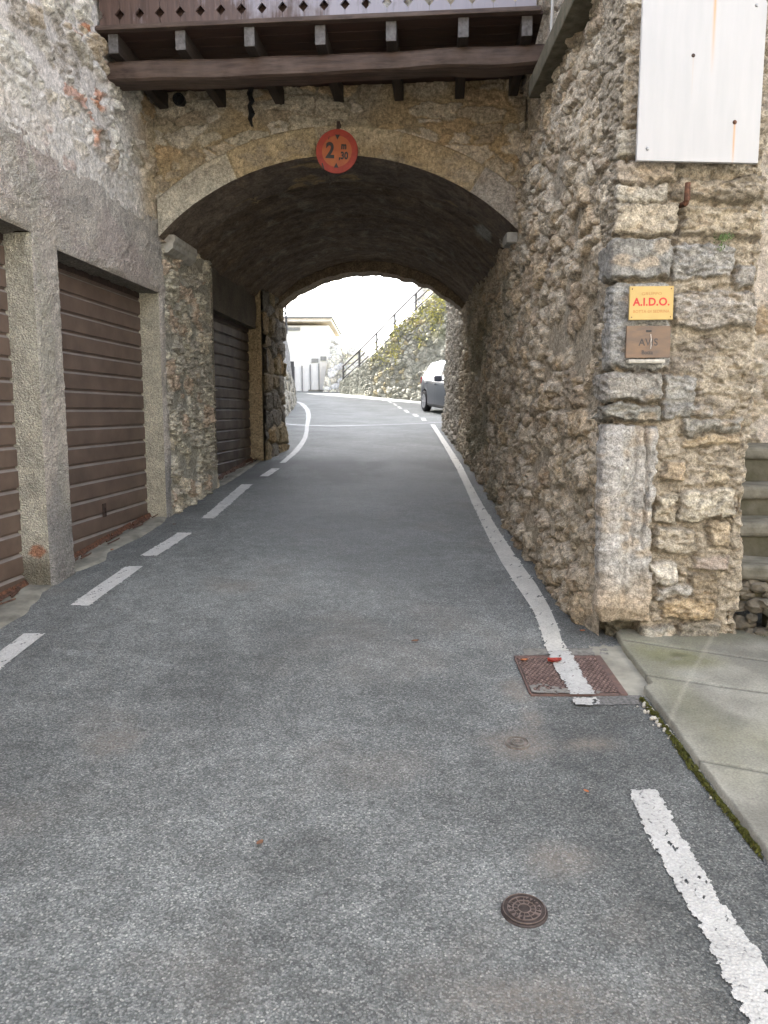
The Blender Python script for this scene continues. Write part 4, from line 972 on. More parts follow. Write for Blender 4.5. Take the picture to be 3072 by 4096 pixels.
#   top z, front edge left (x, y), front edge right (x, y)
TR = [(1.285, (1.80, 4.86), (3.3, 4.84)), (1.062, (1.80, 4.58), (3.3, 4.54)), (.882, (1.87, 4.29), (3.3, 4.18)), (.700, (1.865, 4.00), (3.3, 3.36)), (.512, (2.02, 3.80), (3.3, 2.9))]
for k, (zt, a, b_) in enumerate(TR):
    depth = .36 if k else .75
    back = [(b_[0], b_[1] + depth), (a[0], a[1] + depth)]
    poly = [a, b_] + back
    if k == 2: poly = [(a[0] + .03, a[1]), b_] + back + [(a[0] - .01, a[1] + .05)]
    if k >= 3: poly = [(a[0] + .03, a[1] - .012), b_] + back + [(a[0] - .02, a[1] + .03)]
    m = MB(); slab(m, poly, zt - .082, zt, .026, 3); m.build('tread', M['tread'], st, smooth=False)
    m = MB(); zl = (TR[k + 1][0] if k + 1 < len(TR) else float(g(3.6))) - .06
    slab(m, [(a[0] + .05, a[1] + .035), (b_[0], b_[1] + .035), (b_[0], b_[1] + .3), (a[0] + .05, a[1] + .3)], zl, zt - .06, .004, 1)
    m.build('riser', M['riser'], st)
rr = random.Random(4); m = MB()
for k in range(60):
    x = rr.uniform(1.90, 2.16); y = 4.02 - (x - 1.93) * .55 + rr.uniform(-.02, .03); z = rr.uniform(.28, .62)
    b = bmesh.new(); bmesh.ops.create_icosphere(b, subdivisions=2, radius=rr.uniform(.03, .055))
    sx, sy, sz = rr.uniform(.8, 1.4), rr.uniform(.6, 1), rr.uniform(.5, .9)
    for v in b.verts:
        n = 1 + .35 * (rr.random() - .5); v.co = Vector((v.co.x * sx * n + x, v.co.y * sy * n + y, v.co.z * sz * n + z))
    m.bm(b)
m.build('rubble_footing', plain('footing_stone', (.15, .135, .105), .9, .3, 18, bd=.006), st)

# ------------------------------------------------------------------ balcony
bl = thing('wooden_balcony', 'dark wooden balcony with diamond cut-outs over the arch', 'balcony', tuple(FF(1.6, .5, 0)[:2]) + (4.13,))
tilt = lambda u, w, z: FF(u, w, z + .007 * (u - .1))
JU = [.11, .62, 1.135, 1.65, 2.165, 2.68, 3.13]
for k, u in enumerate(JU):
    m = MB(); m.box(u - .039, u + .039, -.1, 1.065 + .01 * (k % 3), 4.127, 4.262, tilt, .008); jo = m.build('joist', [M['joist'], M['joist_end']], bl)
    for pl_ in jo.data.polygons:
        if pl_.normal.y < -.6: pl_.material_index = 1  # street-facing ends paler: weathering, and daylight put into the colour
# squared log, not quite straight
b = bmesh.new(); n = 60; rr = random.Random(12)
prof = [(.75, 4.00), (.76, 3.99), (.93, 3.986), (.952, 3.998), (.958, 4.04), (.957, 4.10), (.94, 4.120), (.92, 4.126), (.76, 4.126), (.75, 4.12)]
rings = []
for i in range(n + 1):
    u = -.05 + 3.32 * i / n; wob = .012 * math.sin(u * 2.1 + 1) + .006 * math.sin(u * 5.3); dz = -.012 * math.sin(u * 1.7) - .018 * math.exp(-((u - 2.9) / .3) ** 2)
    rings.append([b.verts.new(Vector(tilt(u, w + wob * (1 if w > .85 else 0), z + (dz if z < 4.08 else .3 * dz) + .003 * math.sin(u * 9 + w * 30)))) for w, z in prof])
for i in range(n):
    for k in range(len(prof)):
        k2 = (k + 1) % len(prof); f = b.faces.new([rings[i][k], rings[i][k2], rings[i + 1][k2], rings[i + 1][k]])
m = MB(); m.bm(b); bo = m.build('beam', M['beam'], bl, smooth=False)
m = MB()
for k in range(8): m.box(-.02, 3.24, .005 + k * .134, .005 + k * .134 + .128, 4.264, 4.288, tilt, .003, 1)
m.build('floor', M['floor'], bl)
m = MB(); m.box(.03, 2.0, 1.030, 1.042, 4.295, 4.70, tilt); m.build('shade_board', M['floor'], bl)  # dark sheet added behind the planks so the cut-outs show as shade
m = MB(); m.box(.0, 3.22, 1.07, 1.125, 4.264, 4.292, tilt, .006); m.box(.0, 3.22, 1.075, 1.105, 4.293, 4.305, tilt); m.build('bottom_rail', M['beam'], bl)
m = MB(); m.box(.0, 3.22, 1.03, 1.13, 5.16, 5.21, tilt, .01); m.build('handrail', M['beam'], bl)
for z_b in (4.72, 5.06): m = MB(); m.box(.0, 3.22, 1.045, 1.071, z_b, z_b + .08, tilt, .004); m.build('batten', M['joist'], bl)
pw = .1505; hz = 4.378; hd = .037; hw = .034
for k in range(21):
    u0 = .03 + k * pw + .001; u1 = u0 + pw - .0022; rr = random.Random(k); j = rr.uniform(-.003, .003)
    poly = [(u0, 4.306), (u1, 4.306), (u1, hz - hd), (u1 - hw, hz), (u1, hz + hd), (u1, 5.06), (u1 - .02, 5.13), ((u0 + u1) / 2, 5.157), (u0 + .02, 5.13), (u0, 5.06), (u0, hz + hd), (u0 + hw, hz), (u0, hz - hd)]
    m = MB(); m.prism(poly, 1.073 + j, 1.095 + j, lambda a, d_, z_: tilt(a, d_, z_)); m.build('plank', M['plank'], bl)

# ------------------------------------------------------------------ signs
def face(o, xa, ya, na):     # places lettering: x along xa, y along ya, thickness along na
    o = np.array(o, float); xa = np.array(xa, float); ya = np.array(ya, float); na = np.array(na, float)
    return lambda V: o + V[:, :1] * xa + V[:, 1:2] * ya + V[:, 2:3] * na
def put(name, txt, size, f, mat, parent, depth=.002, bold=0., sx=1., space=1., dx=0., dy=0.):
    V, F = text_geo(txt, size, depth, bold, space); V = V * np.array((sx, 1, 1)) + np.array((dx, dy, 0))
    return mk(name, f(V), F, mat, parent)
M['sign_red'] = plain('faded_red_sign_paint', (.32, .045, .028), .6, .15, 14, col2=(.23, .03, .02))
M['sign_orange'] = plain('faded_orange_sign_paint', (.37, .12, .04), .6, .12, 10, col2=(.31, .075, .035))
M['sign_black'] = plain('faded_black_sign_paint', (.022, .024, .027), .5, .2, 30)
c0 = FF(1.642, .125, 3.705); sg = thing('height_limit_sign', 'round faded orange height limit sign reading 2,30 m', 'sign', tuple(map(float, c0)))
tl_ = R(3); ux = np.array((U_[0], U_[1], 0)); uz = np.array((0, 0, 1.)); nn = np.array((-V_[0], -V_[1], 0))
ux2 = ux * math.cos(tl_) - uz * math.sin(tl_); uz2 = uz * math.cos(tl_) + ux * math.sin(tl_)
def SF(dn): return face(c0 + nn * dn, ux2, uz2, nn)
def disc(r, d0, d1, n=64, bev=.0):
    m = MB(); m.lathe([(.0001, d1), (r - bev, d1), (r, d1 - bev), (r, d0), (.0001, d0)], (0, 0, 0), n); return m
def ring_(r0, r1, d0, d1, n=64):
    m = MB(); m.lathe([(r0, d0), (r0, d1), (r1 - .002, d1), (r1, d1 - .002), (r1, d0)], (0, 0, 0), n); return m
def placed(m, f, name, mat, parent, smooth=False):
    V = f(np.array(m.v)); m.v = [tuple(p) for p in V]; return m.build(name, mat, parent, smooth)
placed(disc(.174, -.010, 0), SF(0), 'disc', M['sign_orange'], sg)
placed(ring_(.128, .180, -.011, .003), SF(0), 'border', M['sign_red'], sg)
put('digit', '2', .175, SF(.001), M['sign_black'], sg, .003, .006, .85, dx=-.058, dy=.0)
put('digit', ',30', .082, SF(.001), M['sign_black'], sg, .003, .003, .8, dx=.058, dy=-.036)
put('letter', 'm', .075, SF(.001), M['sign_black'], sg, .003, .004, .8, dx=.058, dy=.044)
for s_ in (1, -1):
    m = MB(); m.v = [(-.021, s_ * .134, .004), (.021, s_ * .134, .004), (0, s_ * .094, .004), (-.021, s_ * .134, .0), (.021, s_ * .134, .0), (0, s_ * .094, .0)]; m.f = [[0, 1, 2], [3, 4, 5], [0, 1, 4, 3], [1, 2, 5, 4], [2, 0, 3, 5]]
    placed(m, SF(.001), 'arrow', M['sign_black'], sg)
m = MB(); m.prism([(-.128, -.102), (-.118, -.098), (-.100, -.145), (-.106, -.152), (-.117, -.138)], .0035, .0045, lambda a, d_, b: (a, b, d_)); placed(m, SF(0), 'rust_patch', M['sign_black'], sg); m = MB(); m.prism([(-.078, .094), (-.072, .092), (-.068, .122), (-.071, .124)], .0035, .0045, lambda a, d_, b: (a, b, d_)); placed(m, SF(0), 'rust_patch', M['sign_black'], sg)
m = MB(); m.box(-.014, .014, .15, .248, -.018, -.010, None, .002); m.box(-.012, .012, .225, .248, -.13, -.012, None, .003); placed(m, SF(0), 'bracket', M['dark_metal'], sg); m = MB(); m.box(-.02, .02, -.10, -.06, -.12, -.011, None, .003); placed(m, SF(0), 'bracket', M['dark_metal'], sg)

# blank white board
nb = thing('notice_board', 'blank white metal board with rust streaks on corner pier', 'notice board', (1.213, 3.885, 2.695))
poly = [(1.213, 2.699), (1.795, 2.687), (1.795 + .0, 3.40), (1.775, 3.432), (1.213, 3.437)]
m = MB(); m.prism(poly, 3.872, 3.894, lambda a, d_, b: (a, d_, b)); m.build('board', M['white_board'], nb)
for zc_ in (2.83, 3.3): m = MB(); m.box(1.27, 1.74, 3.895, 3.935, zc_ - .02, zc_ + .02); m.build('batten', M['dark_metal'], nb)
for (bx_, bz_, br_, mt) in ((1.460, 3.170, .009, M['dark_metal']), (1.673, 2.872, .0105, M['rust']), (1.262, 2.752, .009, M['steel']), (1.745, 3.39, .008, M['steel'])):
    m = MB(); m.lathe([(.0001, -.006), (br_ * .7, -.005), (br_, 0), (br_, .004)], (bx_, 3.8715, bz_), 16, 'y'); m.build('bolt', mt, nb)

# yellow and brown plaques
M['yellow'] = plain('yellow_plaque_enamel', (.52, .365, .125), .4, .06, 6)
M['red_letters'] = plain('red_lettering', (.55, .035, .03), .5, .1)
M['orange_letters'] = plain('faded_orange_lettering', (.46, .22, .07), .6, .1)
M['bronze'] = plain('tarnished_bronze', (.15, .096, .06), .42, .3, 7, metal=.25, col2=(.10, .08, .068), stretch=(1, 1, 3))
M['bronze_letters'] = plain('dark_bronze_lettering', (.05, .045, .045), .6, .15)
def plaque(name, label, cx, cz, w, h, mat, roll=0.):
    t = thing(name, label, 'plaque', (cx, 3.90, cz)); cr, sr = math.cos(roll), math.sin(roll)
    f = face((cx, 3.886, cz), (cr, 0, sr), (-sr, 0, cr), (0, -1, 0))
    m = MB(); m.box(-w / 2, w / 2, -h / 2, h / 2, -.012, 0, None, .0015, 1); placed(m, f, 'plate', mat, t)
    return t, f
ya_, f = plaque('yellow_plaque', 'yellow plaque with red letters A.I.D.O. above brown plaque', 1.318, 2.034, .217, .162, M['yellow'], .012)
put('lettering', 'GRUPPO', .0205, f, M['orange_letters'], ya_, .0015, 0, 1.15, 1.15, 0, .044)
put('lettering', 'A.I.D.O.', .052, f, M['red_letters'], ya_, .002, .0014, .98, 1.05, 0, .004)
put('lettering', 'BOTTA DI SEDRINA', .0195, f, M['orange_letters'], ya_, .0015, .0003, .98, 1.08, 0, -.041)
for sx_ in (-1, 1):
    for sz_ in (-1, 1):
        m = MB(); m.lathe([(.0001, .003), (.0025, .002), (.0032, 0)], (sx_ * .096, sz_ * .068, 0), 10); placed(m, f, 'screw', M['rust'], ya_)
br, f = plaque('brown_plaque', 'tarnished brown plaque reading AVIS below the yellow plaque', 1.311, 1.846, .220, .156, M['bronze'], .006)
put('lettering', 'AVIS', .049, f, M['bronze_letters'], br, .0015, .0006, .95, 1.05, .0, -.003)
put('lettering', 'Botta', .027, f, M['bronze_letters'], br, .0015, .0006, .95, 1.0, -.004, -.052)
m = MB(); m.box(-.014, .014, .047, .058, 0, .0012); m.box(-.011, .015, .0515, .055, .0012, .0022); placed(m, f, 'emblem', M['bronze_letters'], br)
m = MB(); m.prism([(.008, .038), (.012, .037), (.014, .02), (.0165, .012), (.0135, -.002), (.0155, -.018), (.0125, -.034), (.010, -.036), (.0115, -.014), (.010, .002), (.0115, .016)], .0015, .003, lambda a, d_, b: (a, b, d_)); placed(m, f, 'scratch', plain('bare_scratch', (.55, .5, .45), .6, .1), br)
tag(mk('mortar_ledge', *(lambda m: (m.v, m.f))(MB().box(1.215, 1.40, 3.885, 3.95, 1.742, 1.762, None, .007, 2)), M['chip'], loc=(1.31, 3.92, 1.75)), 'pale lip of mortar under the brown plaque', 'ledge')
m = MB(); m.tube([(1.472, 3.97, 2.515), (1.472, 3.905, 2.512), (1.470, 3.89, 2.522), (1.468, 3.885, 2.56), (1.468, 3.885, 2.60)], [.014, .014, .015, .014, .013], 12)
tag(m.build('iron_hinge_pin', M['rust'], smooth=False, loc=(1.47, 3.9, 2.51)), 'rusty iron hinge pin in the pier below white board', 'hinge pin')
m = MB(); rr = random.Random(2)
V = []; F = []
for (cx, cz, n_) in ((1.665, 2.35, 60), (1.66, 2.305, 22), (1.69, 2.36, 25)):
    for k in range(n_):
        p = np.array((cx + rr.gauss(0, .014), 3.915 + rr.uniform(-.02, .02), cz + rr.gauss(0, .010))); t = rr.random() * 6.28; s = rr.uniform(.003, .0065)
        d_ = np.array((math.cos(t), rr.uniform(-.5, .5), math.sin(t))) * s; e_ = np.array((-math.sin(t), rr.uniform(-.5, .5), math.cos(t))) * s * .7; k0 = len(V); V += [p - d_, p + e_, p + d_, p - e_]; F.append([k0, k0 + 1, k0 + 2, k0 + 3])
tag(mk('wall_plant', V, F, M['green_leaf'], loc=(1.665, 3.92, 2.33)), 'tiny green plant growing in pier joint below white board', 'plant')

# ------------------------------------------------------------------ ironwork in the road
def local(cx, cy, rot=0.):
    c_, s_ = math.cos(rot), math.sin(rot); z0 = float(rz(np.array(cx), np.array(cy))); sl = float((g(cy + .1) - g(cy - .1)) / .2)
    return lambda V: np.stack([cx + V[:, 0] * c_ - V[:, 1] * s_, cy + V[:, 0] * s_ + V[:, 1] * c_, z0 + V[:, 2] + sl * (V[:, 0] * s_ + V[:, 1] * c_)], -1)
def cover(label, cx, cy, r, mats, full=True, lift=.004):
    t = thing('valve_cover', label, 'valve cover', (cx, cy, float(rz(np.array(cx), np.array(cy)))), 'round valve covers in the asphalt'); f = local(cx, cy, .12 if full else -.2)
    def L_(m): m.v = [(a, b, c + lift) for a, b, c in m.v]; return m
    placed(L_(MB().lathe([(.0001, .004 * full), (r * .86, .003 * full), (r * .88, .001), (r * .95, .001), (r, -.002), (r * 1.02, -.012)], (0, 0, 0), 64)), f, 'lid', mats[0], t)
    m = MB()
    for q_, w_ in ((.90, .012), (.70, .018), (.48, .016), (.27, .02)) if full else ((.9, .03), (.5, .03)):
        m.lathe([(r * (q_ - w_), .003), (r * (q_ - w_), .0058), (r * (q_ + w_), .0058), (r * (q_ + w_), .003)], (0, 0, 0), 56)
    for k in range(12):
        a = 2 * math.pi * (k + .5) / 12; ca, sa_ = math.cos(a), math.sin(a); r0, r1, w_ = r * .27, r * (.70 if full else .5), r * .014
        p = [(r0 * ca - w_ * -sa_, r0 * sa_ - w_ * ca), (r1 * ca - w_ * -sa_, r1 * sa_ - w_ * ca), (r1 * ca + w_ * -sa_, r1 * sa_ + w_ * ca), (r0 * ca + w_ * -sa_, r0 * sa_ + w_ * ca)]
        m.prism(p, .003, .0056, lambda a_, d_, b_: (a_, b_, d_))
    placed(L_(m), f, 'rib', mats[1], t)
    if full:
        m = MB()
        for a0, a1 in ((2.45, 4.45), (-.75, 1.15)):
            pts = [(r * .50 * math.cos(a), r * .50 * math.sin(a)) for a in np.linspace(a0, a1, 16)] + [(r * .69 * math.cos(a), r * .69 * math.sin(a)) for a in np.linspace(a1, a0, 16)]
            m.prism(pts, .0035, .0052, lambda a_, d_, b_: (a_, b_, d_))
        placed(L_(m), f, 'letter_band', mats[1], t)
        for word, ang in (('PRESA', np.linspace(4.25, 2.65, 5)), ('AMAGI', np.linspace(.95, -.55, 5))):
            m = MB()
            for ch, a in zip(word, ang):
                V, F = text_geo(ch, r * .26, .002, r * .012); rt = a - math.pi / 2; c_, s_ = math.cos(rt), math.sin(rt)
                m.add(np.stack([V[:, 0] * c_ - V[:, 1] * s_ + r * .595 * math.cos(a), V[:, 0] * s_ + V[:, 1] * c_ + r * .595 * math.sin(a), V[:, 2] + .0062], -1), F)
            placed(L_(m), f, 'lettering', mats[0], t)
        placed(L_(disc(r * .25, .002, .0035, 24)), f, 'hub', mats[1], t)
cover('dark round valve cover with raised lettering beside white dash', .384, 1.945, .064, (M['cast_iron'], M['worn_iron']))
M['dusty_iron'] = plain('dusty_iron', (.17, .145, .125), .8, .3, 50)
cover('dusty worn valve cover sunk in sandy asphalt', .523, 2.868, .05, (M['dusty_iron'], M['concrete_dark']), False, .0035)
ac = thing('access_cover', 'rectangular red-brown iron access cover under the white line', 'access cover', (.87, 3.52, float(g(3.52))))
def covz(Xc, Yc): return rz(Xc, Yc) * 0 + g(Yc) + .006
CX0, CX1, CY0, CY1 = .655, 1.088, 3.288, 3.735
xa = np.linspace(CX0 + .008, CX1 - .035, 100); ya = np.linspace(CY0 + .02, CY1 - .03, 110); Xc, Yc = np.meshgrid(xa, ya, indexing='ij')
pu = (Xc * 1.0 + Yc * .58) / .021; pv = (Xc * 1.0 - Yc * .58) / .021
loz = np.minimum(np.abs((pu % 1) - .5), np.abs((pv % 1) - .5))
hgt = .004 * sm(.08, .2, loz)
slit = np.minimum(1., np.abs(Xc - .845) / .003)
lidc = lerp3(np.array((.085, .058, .050)), np.array((.20, .14, .122)), hgt / .004 * (.6 + .8 * fbm(Xc / .05, Yc / .05, 3, 4)))
lid = sheet('lid', np.stack([Xc, Yc, covz(Xc, Yc) + hgt - .003 * (slit < 1)], -1), M['ashlar'], ac, lidc, smooth=False)
m = MB(); zc_ = lambda a, b, c: np.stack([a, b, covz(a, b) + c], -1)
m.box(CX1 - .035, CX1, CY0, CY1, -.01, .003, zc_, .002, 1); m.box(CX0, CX1 - .036, CY1 - .028, CY1, -.01, .003, zc_, .002, 1); m.box(CX0, CX1 - .036, CY0, CY0 + .018, -.01, .001, zc_, .002, 1); m.box(CX0 - .004, CX0 + .006, CY0 + .02, CY1 - .03, -.01, .001, zc_, .001, 1)
m.build('frame', M['cover_red'], ac)
strip('paint_band', cutline(mainL, 3.275, 3.79), cutline(mainR, 3.275, 3.79), M['paint'], .006, 1., 22, .24, parent=ac, seed=16, lift=.0085, zf=lambda a, b: covz(a, b) + .003 * 0)
A, B = np.meshgrid(np.linspace(.60, 1.04, 150), np.linspace(3.26, 3.48, 80), indexing='ij')
sd_ = (3.40 - .22 * (A - .62)) - B + .06 * (fbm(A / .06, B / .06, 4, 7) - .5)
kp = ((sd_ > 0) & (fbm(A / .016, B / .016, 3, 8) > .52 - sd_ * 1.9) & (A < .93 + .1 * fbm(A / .1, B / .05, 3, 9)) & (A > .662) & (B > 3.262 + .05 * fbm(A / .05, B / .05, 3, 10)))[:-1, :-1]
tag(sheet('sand', np.stack([A, B, covz(A, B) + .0075], -1), plain('grey_road_sand', (.21, .20, .18), .95, .2, 60, bd=.002), keep=kp), 'grey sand drifted over the near edge of iron cover', kind='stuff')
# slot drain across the road
dp = np.array([(-2.38, 17.98), (-2.0, 17.40), (-1.55, 17.2), (-1.17, 17.10), (-.5, 17.28), (.17, 17.54), (1.0, 17.99), (1.36, 18.3)])
t = np.concatenate([[0], np.cumsum(np.linalg.norm(np.diff(dp, axis=0), axis=1))]); tt = np.linspace(0, t[-1], 60)
dx_ = np.interp(tt, t, dp[:, 0]); dy_ = np.interp(tt, t, dp[:, 1])
dr = thing('slot_drain', 'thin steel slot drain across the lane behind the arch', 'drain', (0, 17.5, float(g(17.5))))
m = MB(); mb2 = MB()
for i in range(59):
    a = np.array((dx_[i], dy_[i])); b2 = np.array((dx_[i + 1], dy_[i + 1])); d_ = (b2 - a) / np.linalg.norm(b2 - a); n_ = np.array((-d_[1], d_[0])) * .07
    q = [a - n_, b2 - n_, b2 + n_, a + n_]; mb2.add([(p[0], p[1], float(rz(p[0], p[1])) + .006) for p in q], [[0, 1, 2, 3]])
    for k in range(2):
        c_ = a + (b2 - a) * (.25 + .5 * k); w_ = d_ * .012
        m.add([(p[0], p[1], float(rz(p[0], p[1])) + .010) for p in (c_ - n_ - w_, c_ - n_ + w_, c_ + n_ + w_, c_ + n_ - w_)], [[0, 1, 2, 3]])
mb2.build('channel', M['black'], dr); m.build('grating', M['steel'], dr)

# fallen leaves and scraps
def leaf(label, x, y, s, mat, rot, curl=.5, z=0.):
    V = []; F = []; n = 7
    for i in range(n):
        t = i / (n - 1); w = s * .34 * math.sin(math.pi * min(1, t * .95 + .03)) ** .8
        for sx in (-1, 0, 1):
            px_, py_ = (t - .5) * s, sx * w; zz = .003 + curl * s * (.25 * abs(sx) + .5 * (t - .5) ** 2)
            V.append((x + px_ * math.cos(rot) - py_ * math.sin(rot), y + px_ * math.sin(rot) + py_ * math.cos(rot), float(g(y)) + z + .006 + zz))
    for i in range(n - 1):
        for k in range(2): F.append([3 * i + k, 3 * i + k + 1, 3 * i + k + 4, 3 * i + k + 3])
    tag(mk('fallen_leaf', V, F, mat, loc=(x, y, float(g(y)))), label, 'leaf')
leaf('curled red leaf on the white band of iron cover', .835, 3.635, .07, M['leaf_red'], .1, .8, .006)
leaf('small orange leaf at left corner of iron cover', .692, 3.66, .04, M['leaf_orange'], .3, .5, .004)
leaf('tiny orange leaf on asphalt between valve cover and white dash', .70, 2.513, .022, M['leaf_orange'], 2.2, .6)
leaf('small brown leaf on asphalt in mid lane', .165, 3.93, .045, M['leaf_brown'], .4, .3)
leaf('small orange leaf on apron below the garage shutter', -2.10, 5.84, .035, M['leaf_orange'], 1.2, .5)
leaf('rust brown leaf at road edge by the stone pier', -1.86, 6.74, .03, M['leaf_brown'], .2, .5)
leaf('small orange leaf under the right wall corner', 1.085, 4.08, .03, M['leaf_orange'], .2, .5)
leaf('dark brown scrap on asphalt near bottom', -.385, 2.23, .03, M['leaf_brown'], 1.1, .3)
rr = random.Random(21); m = MB()
for (s0, s1, off, n_) in ((-1.85, -.15, -.12, 26), (-2.9, -2.35, -.12, 12), (1.75, 3.7, -.09, 26)):
    for k in range(n_):
        s = rr.uniform(s0, s1); o_ = off + rr.uniform(-.02, .06); ln = rr.uniform(.04, .22); a = rr.gauss(0, .25); z0 = float(g(LY(s))) + .022 + rr.uniform(0, .012)
        p0 = LF(s, o_, z0); p1 = LF(s + ln * math.cos(a), o_ + ln * math.sin(a) * .4, z0 + ln * .075 + rr.uniform(-.004, .008)); m.tube([p0, p1], rr.uniform(.003, .008), 5)
tag(m.build('debris', plain('rusty_twig_debris', (.12, .065, .045), .9, .4, 40), loc=tuple(LF(0, 0, .5))), 'rusty strips and twigs lying under the garage shutters', 'debris', kind='stuff')

# ------------------------------------------------------------------ beyond the arch: left roadside wall
lw = thing('roadside_wall', 'grey battered stone wall on the left behind the arch', 'wall', (-2.5, 19, float(g(19))))
yb = np.linspace(12.3, 27.2, 260); tb = np.linspace(0, 1, 90); Y, T = np.meshgrid(yb, tb, indexing='ij')
bx = np.interp(Y, [12.3, 17.85, 19.07, 23.46, 26.95, 27.3], [-2.05, -2.40, -2.55, -2.83, -3.08, -3.2]); zb = g(Y) - .1; zt = np.interp(Y, [12, 24, 27.2], [4.05, 3.95, 3.5]); Z = zb + (zt - zb) * T
d, c = rubble(Y, Z, 'far', 711); up = sm(.45, .55, T + .15 * (fbm(Y / 1.2, Z / .5, 3, 4) - .5))
c = lerp3(c * .85, np.array((.26, .25, .235)) * (.8 + .4 * fbm(Y / .3, Z / .6, 4, 713))[..., None], up)
sheet('stone_face', np.stack([bx - .14 * T * 1.3 + d * (1 - .8 * up), Y, Z], -1), M['far_stone'], lw, c)
m = MB(); m.prism([(12.3, .7), (27.2, 1.6), (27.2, 3.48), (24, 3.93), (12.3, 4.03)], -3.6, -3.3, lambda a, d_, b: (d_, a, b)); m.build('core', M['masonry_core'], lw)
rl = thing('pipe_railing', 'bent grey pipe railing on top of left wall behind arch', 'railing', (-2.75, 22, 3.9))
m = MB(); m.tube([(-2.3, 13.2, 4.0), (-2.32, 13.2, 4.75), (-2.62, 18, 4.75), (-2.86, 22.8, 4.75), (-2.98, 23.9, 4.6), (-3.0, 24.2, 4.2), (-3.0, 24.2, 3.9)], .028, 8); m.tube([(-2.32, 13.2, 4.4), (-2.95, 24.0, 4.35)], .02, 8); m.build('rail', M['rail_paint'], rl)
for k in range(4):
    y = 15 + 2.6 * k; x = -2.32 - (y - 13.2) * .0545; m = MB(); m.tube([(x, y, 3.9), (x, y, 4.75)], .02, 8); m.build('post', M['rail_paint'], rl)

# retaining wall with stair railing on the right
a0 = np.array((-1.816, 32.24)); dv = np.array((.562, -.827)); nv = np.array((-.827, -.562))
def RW(s, n, z): s, n, z = np.broadcast_arrays(np.asarray(s, float), np.asarray(n, float), np.asarray(z, float)); return np.stack([a0[0] + dv[0] * s + nv[0] * n, a0[1] + dv[1] * s + nv[1] * n, z], -1)
def rtop(s): return np.interp(s, [-.1, 0, 1.3, 2.55, 3.8, 4.75, 6.35, 7.1, 14], [2.7, 2.75, 3.2, 3.75, 4.38, 4.85, 5.5, 5.8, 7.2])
rt = thing('retaining_wall', 'mossy grey rubble retaining wall rising behind parked car', 'wall', tuple(RW(3, 0, 0)[:2]) + (2.0,))
sa = np.linspace(-.05, 14, 420); S, T = np.meshgrid(sa, np.linspace(0, 1, 150), indexing='ij'); Yw = a0[1] + dv[1] * S
zb = g(Yw) - .1; zt = rtop(S) + .06 * (fbm(S / .3, S * 0, 3, 5) - .5); Z = zb + (zt - zb) * T
e, h, dx, dy = stones(S, Z, .25, .17, 721, .95, .4, 2., .6); top = sm(.03, .25, e)
d = top * (.01 + .05 * h[0]) + (ridge(S / .12, Z / .1, 3, 722) - .5) * .06 + (fbm(S / .8, Z / .8, 3, 723) - .5) * .1
c = pick([(.33, .32, .27), (.40, .385, .33), (.27, .26, .22), (.36, .33, .24), (.46, .44, .37), (.38, .32, .20)], h[3]) * (.7 + .6 * fbm(S / .12, Z / .12, 3, 724))[..., None]
c = lerp3((.235, .23, .19), c * 1.1, sm(.02, .2, e) * sm(.12, .25, h[2]))
sk = np.maximum(sm(2.2, 1.6, S + .6 * (fbm(S / .5, Z / .5, 3, 725) - .5)), sm(.55, .68, fbm(S / 1.1, Z / .9, 3, 726)) * .85)
c = lerp3(c, np.array((.27, .265, .22)) * (.75 + .5 * fbm(S / .15, Z / .3, 4, 727))[..., None], sk); d = d * (1 - .7 * sk)
c = lerp3(c, np.array((.15, .16, .05)), .6 * sm(.5, .7, fbm(S / .5, Z / .4, 4, 728)) * sm(3.6, 4.4, Z))
sheet('stone_face', RW(S, d, Z), M['far_stone'], rt, c, flip=True)
m = MB(); ss = [-.05, 1.3, 2.55, 3.8, 4.75, 6.35, 7.1, 14]
m.prism([(-.05, 1.8), (14, .8)] + [(s, float(rtop(s)) - .02) for s in ss[::-1]], -1.3, -.08, lambda a, d_, b: RW(a, d_, b)); m.build('core', M['masonry_core'], rt)
rg = thing('stair_railing', 'grey three bar railing climbing along the retaining wall', 'railing', tuple(RW(3, -.1, 0)[:2]) + (4.0,))
PS = [(.04, 2.72, 3.40), (1.29, 3.2, 3.94), (2.55, 3.74, 4.52), (3.76, 4.36, 5.11), (5.06, 4.98, 5.70), (6.36, 5.5, 6.28), (7.7, 5.9, 6.85), (9.1, 6.2, 7.4)]
for s, z0, z1 in PS:
    m = MB(); m.box(s - .035, s + .035, -.16, -.10, z0 - .1, z1, RW); m.build('post', M['rail_paint'], rg)
for q_ in (1., .62, .27):
    m = MB(); m.tube([RW(s, -.128, z0 + (z1 - z0) * q_) for s, z0, z1 in PS], .036 if q_ == 1. else .027, 8); m.build('rail', M['rail_paint'], rg)
rr = random.Random(31); V = []; F = []
for k in range(84):
    s = rr.uniform(2.4, 8.6); zt_ = float(rtop(s)); z = zt_ - abs(rr.gauss(0, .75)) - .05
    if z < 3.3 + .12 * rr.random() * 4 or fbm(np.array([s / .8]), np.array([z / .8]), 3, 33)[0] < .44: continue
    lift_ = rr.uniform(.03, .12)
    for q in range(38):
        p = RW(s + rr.gauss(0, .22), .03 + lift_ * rr.random(), z + rr.gauss(0, .2)); a = rr.uniform(0, 6.28); ln = rr.uniform(.025, .07)
        dd_ = RW(math.cos(a) * ln, rr.uniform(0, .05), math.sin(a) * ln) - RW(0, 0, 0); ee = RW(-math.sin(a) * ln * .3, rr.uniform(-.02, .02), math.cos(a) * ln * .3) - RW(0, 0, 0)
        k0 = len(V); V += [p - dd_, p + ee, p + dd_, p - ee]; F.append([k0, k0 + 1, k0 + 2, k0 + 3])
